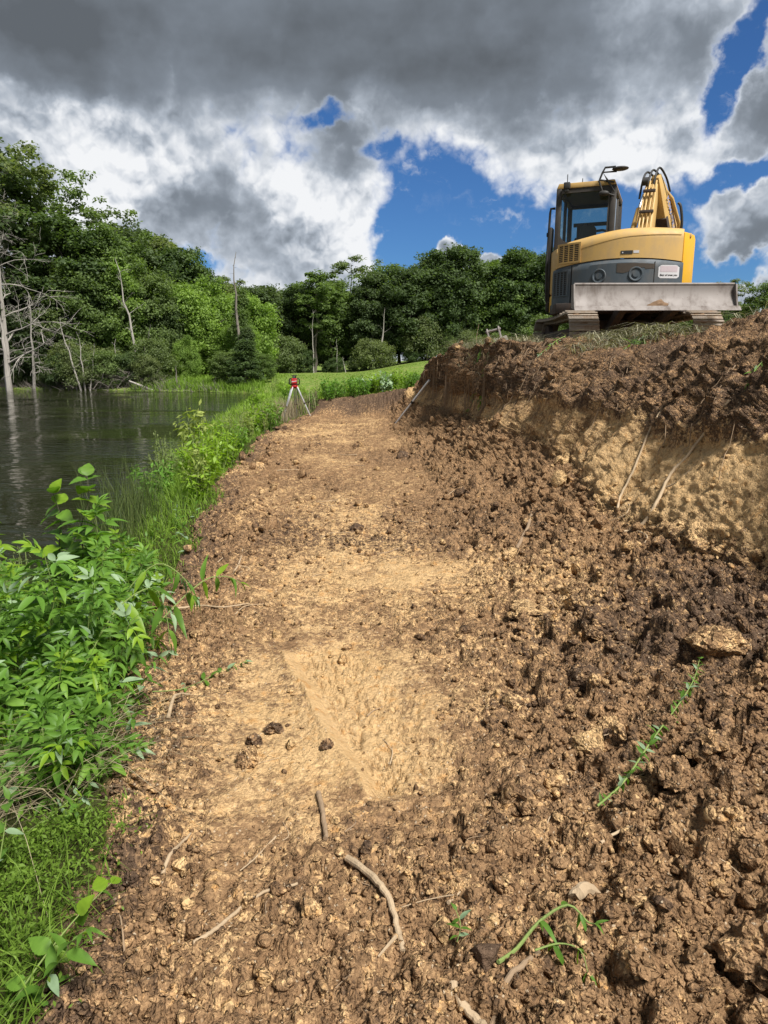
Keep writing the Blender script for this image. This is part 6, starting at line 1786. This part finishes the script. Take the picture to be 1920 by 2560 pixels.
for k in range(40):
    Yk = wr.uniform(2.9, 5.6); b0, c0 = float(np.interp(Yk, ys, xb)), float(np.interp(Yk, ys, xc))
    Xk = wr.uniform(max(b0 + 0.2, -0.64 * Yk), min(c0 - 0.06, -0.35 * Yk))
    hk = min(1.0, max(0.26, 0.28 + 2.3 * (-0.33 - Xk / Yk))) * wr.uniform(0.8, 1.1)
    kind_ = k % 5
    weed(Xk, Yk, hk, (wr.uniform(-.1, .3), wr.uniform(-.25, .1)), LANCE if kind_ == 4 else BIG, wr.uniform(0.09, 0.13) if kind_ == 4 else wr.uniform(0.11, 0.18), 'narrow-leaved green weed in the crowd on the near pond bank' if kind_ == 4 else 'pinnate-leaved green weed in the crowd on the near pond bank', GW, 0.05 if kind_ == 4 else 0.062, stem_r=0.004)
for k in range(22):
    Yk = wr.uniform(2.4, 3.15); Xk = wr.uniform(-0.58 * Yk - 0.1, -0.40 * Yk)
    weed(Xk, Yk, wr.uniform(0.25, 0.42), (wr.uniform(-.1, .35), wr.uniform(-.35, .05)), BIG if k % 3 else LANCE, wr.uniform(0.11, 0.16) if k % 3 else 0.09, 'low leafy weed in the front rank above the dry straw', GW, 0.055, stem_r=0.0035)
# low weeds hugging the edge of the bench
for k in range(30):
    Yk = wr.uniform(1.25, 3.0) if k < 16 else wr.uniform(3.0, 8.0); c0 = float(np.interp(Yk, ys, xc))
    weed(c0 - wr.uniform(-0.03, 0.5), Yk, wr.uniform(0.12, 0.34), (wr.uniform(-.3, .5), wr.uniform(-.4, .2)), OVAL + LANCE, wr.uniform(0.05, 0.085), 'small leafy weed at the edge of the bare soil on the left', 'small weeds along the bench edge', 0.035, 'small_weed', 0.002)
# broad-leaved plant at the left
weed(-2.28, 4.75, 1.05, (0.06, -0.02), BROAD, 0.16, 'broad-leaved plant with big toothed leaves at the left above the weeds', None, 0.075, 'broadleaf_plant', 0.007, M_STEMD, 0.35, 0.35, pair=2)
weed(-2.05, 4.55, 1.05, (0.14, 0.0), BROAD, 0.16, 'broad-leaved plant with drooping dark leaf right of the taller one', None, 0.075, 'broadleaf_plant', 0.006, M_STEMD, 0.4, 0.5, pair=2)
weed(-2.62, 4.6, 1.18, (-0.1, 0.0), COMPY, 0.25, 'yellow-green lobed plant at the left edge by the water', None, 0.10, 'lobed_plant', 0.005, M_STEMD, 0.4)
# arching stems that bend over onto the soil
def apath(pts):
    b = Vector(pts[0]); return [Vector(p) - b for p in pts]
def arching(pts, leaves, size, label, gap, **kw):
    b = pts[0]
    return weed(b[0], b[1], 0, (0, 0), leaves, size, label, 'bent weeds lying over the soil', gap, path=apath(pts), z0=b[2] + 0.01, droop=kw.pop('droop', 1.2), **kw)
zz = lambda x, y, e: (x, y, gz(x, y) + e)
arching([zz(-1.35, 3.55, 0.02), zz(-1.22, 3.75, 0.18), zz(-1.05, 3.95, 0.34), zz(-0.94, 4.05, 0.36), zz(-0.86, 4.08, 0.30)], LANCE, 0.13, 'arching weed stem with drooping leaves reaching over the bare soil', 0.11, start=0.45, stem_r=0.005)
arching([zz(-1.5, 3.2, 0.10), zz(-1.35, 3.35, 0.36), zz(-1.18, 3.45, 0.44), zz(-1.10, 3.40, 0.30), zz(-1.08, 3.36, 0.18)], COMPP + LANCE, 0.16, 'weed bent into a hook with pale wilted leaves in front of the weed bank', 0.12, start=0.5, stem_r=0.005)
arching([zz(-1.6, 3.8, 0.1), zz(-1.46, 3.82, 0.34), zz(-1.28, 3.85, 0.46), zz(-1.14, 3.85, 0.40), zz(-1.08, 3.83, 0.28)], LANCE + COMPP, 0.12, 'weed bowed over at the right side of the weed bank', 0.07, start=0.3, stem_r=0.005)
arching([zz(-1.10, 3.12, 0.02), zz(-0.98, 3.25, 0.02), zz(-0.86, 3.40, 0.03), zz(-0.74, 3.56, 0.02)], OVAL, 0.055, 'flattened sprig of blue-green leaves lying on the clay', 0.05, start=0.3, stem_r=0.003, droop=0.2)
arching([zz(-1.28, 2.25, 0.02), zz(-1.15, 2.35, 0.04), zz(-1.02, 2.47, 0.08), zz(-0.93, 2.58, 0.10)], OVAL, 0.04, 'pale green sprig slanting over the straw at left', 0.03, start=0.2, stem_r=0.003, droop=0.3)
arching([zz(-1.30, 2.42, 0.02), zz(-1.20, 2.46, 0.05), zz(-1.10, 2.52, 0.05), zz(-1.02, 2.56, 0.03)], COMP + COMPP, 0.14, 'small five-leaved sprig lying on the straw', 0.08, start=0.5, stem_r=0.003, droop=0.3)
arching([zz(-1.22, 1.92, 0.02), zz(-1.20, 1.96, 0.16), zz(-1.18, 2.0, 0.30)], OVAL + BROAD[:1], 0.07, 'upright nettle-like weed in the lower left', 0.07, start=0.4, stem_r=0.003, droop=0.3)
arching([zz(-0.93, 1.45, 0.02), zz(-0.86, 1.50, 0.10), zz(-0.80, 1.60, 0.16), zz(-0.76, 1.72, 0.17)], BROAD, 0.055, 'weed with serrated leaves nodding over the soil in the lower left corner', 0.09, start=0.2, stem_r=0.003, droop=0.6)
# weeds torn out and thrown on the slope
arching([zz(0.75, 2.229, 0.05), zz(0.88, 2.341, 0.07), zz(1.04, 2.521, 0.08), zz(1.258, 2.775, 0.08), zz(1.40, 2.98, 0.06), zz(1.486, 3.128, 0.09)], OVAL, 0.038, 'uprooted weed with small oval leaves lying across the clods on the right', 0.026, start=0.02, stem_r=0.0045, droop=0.3, name='uprooted_weed', skip=0.4, pair=3)
arching([zz(0.30, 1.58, 0.01), zz(0.36, 1.64, 0.06), zz(0.43, 1.69, 0.085), zz(0.51, 1.70, 0.09), zz(0.56, 1.68, 0.07), zz(0.575, 1.66, 0.04)], LANCE + COMPP[:1], 0.055, 'thick-stemmed weed bent over at the bottom edge with drooping leaves', 0.06, start=0.5, stem_r=0.006, droop=1.3, name='bent_weed', skip=0.3)
arching([zz(0.40, 1.60, 0.02), zz(0.47, 1.62, 0.05), zz(0.52, 1.60, 0.03), zz(0.53, 1.56, 0.0)], LANCE, 0.06, 'wilted leaf spray under the bent weed', 0.07, start=0.3, stem_r=0.003, droop=1.2, name='wilted_spray')
arching([zz(0.20, 1.66, 0.02), zz(0.21, 1.67, 0.06), zz(0.20, 1.70, 0.09)], OVAL, 0.035, 'tiny green seedling beside the dark sod ball', 0.025, start=0.2, stem_r=0.0015, droop=0.2, name='seedling')
arching([zz(1.38, 2.20, 0.01), zz(1.40, 2.21, 0.05), zz(1.41, 2.23, 0.08)], OVAL, 0.035, 'tiny green seedling at the right edge', 0.025, start=0.2, stem_r=0.0015, droop=0.2, name='seedling')
co, F = lumpmesh(1.0, 77, 3, 0.9, 0.7)
me = np_mesh('sod_ball', co, F); set_attr(me, 'tan', np.full(len(co), -0.4)); set_attr(me, 'dark', np.full(len(co), 1.2))
o = add('sod_ball', me, mat=M_CLOD, loc=(0.27, 1.61, gz(0.27, 1.61) + 0.02), scale=0.052); tag(o, 'dark fibrous sod ball at the foot of the bent weed', 'sod')
# green trails hanging over the rim
for pts, lab, sz in [
    ([zz(1.75, 12.9, 0.05), zz(1.66, 12.75, 0.02), zz(1.58, 12.6, 0.02), zz(1.50, 12.4, 0.03), zz(1.45, 12.2, 0.03)], 'green vine hanging down the dark cut face', 0.12),
    ([zz(1.85, 12.2, 0.05), zz(1.74, 12.1, 0.02), zz(1.64, 12.0, 0.02), zz(1.58, 11.85, 0.03)], 'shorter green vine beside the hanging one on the cut face', 0.11),
    ([zz(2.55, 10.3, 0.04), zz(2.40, 10.15, 0.03), zz(2.25, 10.0, 0.03), zz(2.12, 9.9, 0.03)], 'green weed trailing down the dark soil below the track', 0.09),
    ([zz(3.35, 9.2, 0.06), zz(3.20, 9.05, 0.05), zz(3.05, 8.85, 0.05), zz(2.92, 8.65, 0.05)], 'broad-bladed green weed lying down the bank below the blade', 0.16),
    ([zz(4.55, 8.6, 0.10), zz(4.40, 8.4, 0.08), zz(4.25, 8.3, 0.05)], 'green weed on the heap right of the blade', 0.12),
    ([zz(2.95, 5.6, 0.04), zz(2.85, 5.55, 0.06), zz(2.78, 5.5, 0.03)], 'withered dark green sprig on the face at the right edge', 0.07)]:
    arching(pts, LANCE + COMPP, sz, lab, 0.05, start=0.05, stem_r=0.006, droop=0.8, name='trailing_weed_stem')
st = arching([zz(1.80, 14.2, 0.0), zz(1.80, 14.2, 0.25), zz(1.84, 14.2, 0.5)], LANCE, 0.05, 'dry upright stalk on the turf of the rim', 0.12, start=0.3, stem_r=0.008, mat=M_ROOT, droop=0.2, name='dry_stalk')
# rush clumps by the water
def rush(x, y, n, h, label):
    n *= 2; h *= 1.1
    z = gz(x, y); rd_ = np.random.default_rng(int(x * -100))
    P = np.stack([x + 0.13 * rd_.normal(size=n), y + 0.16 * rd_.normal(size=n), np.full(n, max(z, WATER_Z) - 0.1)], 1)
    me = blade_mesh('stems', P, h * (0.6 + 0.5 * rd_.random(n)), 0.010 + 0 * P[:, 0], 0.08 + 0.25 * rd_.random(n), rd_.random(n) * 6.28, np.clip(0.2 + 0.2 * rd_.normal(size=n), 0, 1))
    o = add('rush_clump', me, mat=L_RUSH); tag(o, label, 'rushes', 'rush clumps at the water edge')
L_RUSH = leaf_mat('rush_stems', (0.050, 0.085, 0.018), (0.140, 0.200, 0.040), (0.10, 0.13, 0.03), 0.25)
for x, y, n, h, lab in [(-2.80, 7.4, 60, 1.15, 'tall dark rush clump before the bright water reflection'), (-2.75, 6.9, 45, 1.0, 'rush clump nearest the broad-leaved plant'), (-3.05, 8.3, 60, 1.05, 'rush clump furthest out towards the open water'), (-2.45, 7.4, 45, 0.8, 'rush clump in the grass behind the weeds'), (-2.45, 6.5, 40, 0.9, 'rush clump behind the weed bank'), (-3.25, 9.4, 45, 0.7, 'low rush clump in the brightest water')]:
    rush(x, y, n, h, lab)
# bushier plants further along the bank: foliage joined, too small to pick leaves apart
def bush_var(seed, h, nst, leaf, mat, spread, lean=0.25, asp=0.34, per=26):
    rd_ = random.Random(seed); r2 = np.random.default_rng(seed); mb = MB(); C = []; Nn_ = []
    for k in range(nst):
        a = rd_.uniform(0, 6.28); sp_ = spread * math.sqrt(rd_.random())
        b0 = Vector((math.cos(a) * sp_ * 0.5, math.sin(a) * sp_ * 0.5, 0)); e = Vector((math.cos(a) * sp_, math.sin(a) * sp_, h * rd_.uniform(0.6, 1.05)))
        m_ = b0.lerp(e, 0.5) + Vector((rd_.uniform(-.05, .05), rd_.uniform(-.05, .05), 0.05))
        mb.tube([b0, m_, e], [0.008, 0.005, 0.002], 4, cap=False)
        for q in range(per):
            t = 0.2 + 0.8 * q / per
            p = b0.lerp(e, t) + Vector((rd_.uniform(-1, 1), rd_.uniform(-1, 1), rd_.uniform(-.6, .6))) * leaf * 0.6
            C.append(p[:])
    C = np.array(C)
    V, F = cards(C, leaf, np.array([0, -0.2, 1.2]), r2, 0.15, asp)
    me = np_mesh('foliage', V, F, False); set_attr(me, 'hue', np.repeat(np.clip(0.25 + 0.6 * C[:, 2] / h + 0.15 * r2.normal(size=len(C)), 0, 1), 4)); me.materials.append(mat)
    o = mb.build('stem', M_STEM, None, fix=False); sm_ = o.data; bpy.data.objects.remove(o)
    return sm_, me
L_GOLD = leaf_mat('goldenrod_leaves', (0.14, 0.20, 0.03), (0.30, 0.36, 0.06), (0.20, 0.27, 0.04), 0.4)
BV = {'g': [bush_var(s, 0.8, 10, 0.085, L_GOLD, 0.16) for s in (1, 2, 3)], 'w': [bush_var(s, 0.75, 13, 0.11, L_WEED, 0.30) for s in (4, 5, 6)], 'y': [bush_var(s, 0.8, 12, 0.11, L_WEED2, 0.28) for s in (7, 8, 9)], 's': [bush_var(s, 0.6, 12, 0.13, L_PALE, 0.26, asp=0.5) for s in (10,)], 'r': [bush_var(s, 0.9, 12, 0.045, L_OLIVE, 0.2, per=34) for s in (11, 12)]}
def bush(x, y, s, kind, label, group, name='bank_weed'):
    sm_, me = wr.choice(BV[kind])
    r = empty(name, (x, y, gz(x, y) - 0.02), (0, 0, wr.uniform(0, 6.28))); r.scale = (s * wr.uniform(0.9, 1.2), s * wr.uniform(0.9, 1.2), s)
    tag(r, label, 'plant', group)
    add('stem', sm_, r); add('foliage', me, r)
for x, y, s, k, lab in [(-3.25, 12.4, 1.55, 'g', 'yellow-green goldenrod clump, tallest on the bank edge by the pond'), (-3.6, 13.3, 1.4, 'g', 'yellow-green goldenrod behind the tallest clump'), (-2.95, 11.6, 1.05, 'y', 'bright green clump in front of the goldenrod'), (-3.45, 11.0, 1.15, 'r', 'reddish-brown seeding weed beside the goldenrod at the water'), (-3.75, 12.0, 1.15, 'r', 'seeding weed leaning over the pond by the goldenrod'), (-3.3, 9.9, 0.95, 'w', 'leafy weed overhanging the bright water'), (-2.85, 9.4, 0.5, 'w', 'leafy weed at the water edge nearer than the goldenrod'), (-3.35, 6.1, 1.0, 'r', 'feathery olive weed behind the broad-leaved plant'), (-3.15, 5.6, 0.95, 'g', 'feathery yellow weed just behind the broad-leaved plant'), (-2.45, 20.9, 0.55, 'y', 'bright leafy clump at the foot of the tripod')]:
    bush(x, y, s, k, lab, 'bushy weeds along the pond bank')
k = 0
while k < 62:
    Yk = 6.0 + 14 * wr.random() ** 1.3; b0, c0 = float(np.interp(Yk, ys, xb)), float(np.interp(Yk, ys, xc))
    Xk = wr.uniform(b0 + 0.3, c0 - 0.2)
    if Xk / Yk < -0.28 and Yk < 11.5: continue
    k += 1
    bush(Xk, Yk, wr.uniform(0.4, 0.95), wr.choice('wyyggr'), 'bushy green weed in the grass strip along the pond', 'bushy weeds in the grass strip')
for k in range(46):
    Xk = wr.uniform(-2.4, 1.1); y0 = 21.9 + 0.15 * Xk
    bush(Xk, y0 + wr.random() ** 1.6 * 3.0, wr.uniform(0.5, 0.95) * (1 - 0.1 * max(0, Xk)), wr.choice('wwwyys'), 'leafy green weed in the thicket beyond the end of the bench', 'weed thicket beyond the bench')
for k in range(14):
    Yk = wr.uniform(28, 60)
    bush(-0.155 * Yk + wr.uniform(-1.0, 2.0), Yk, wr.uniform(0.7, 1.2), wr.choice('wyr'), 'rank weed in the tall grass at the pond corner', 'weeds at the pond corner')
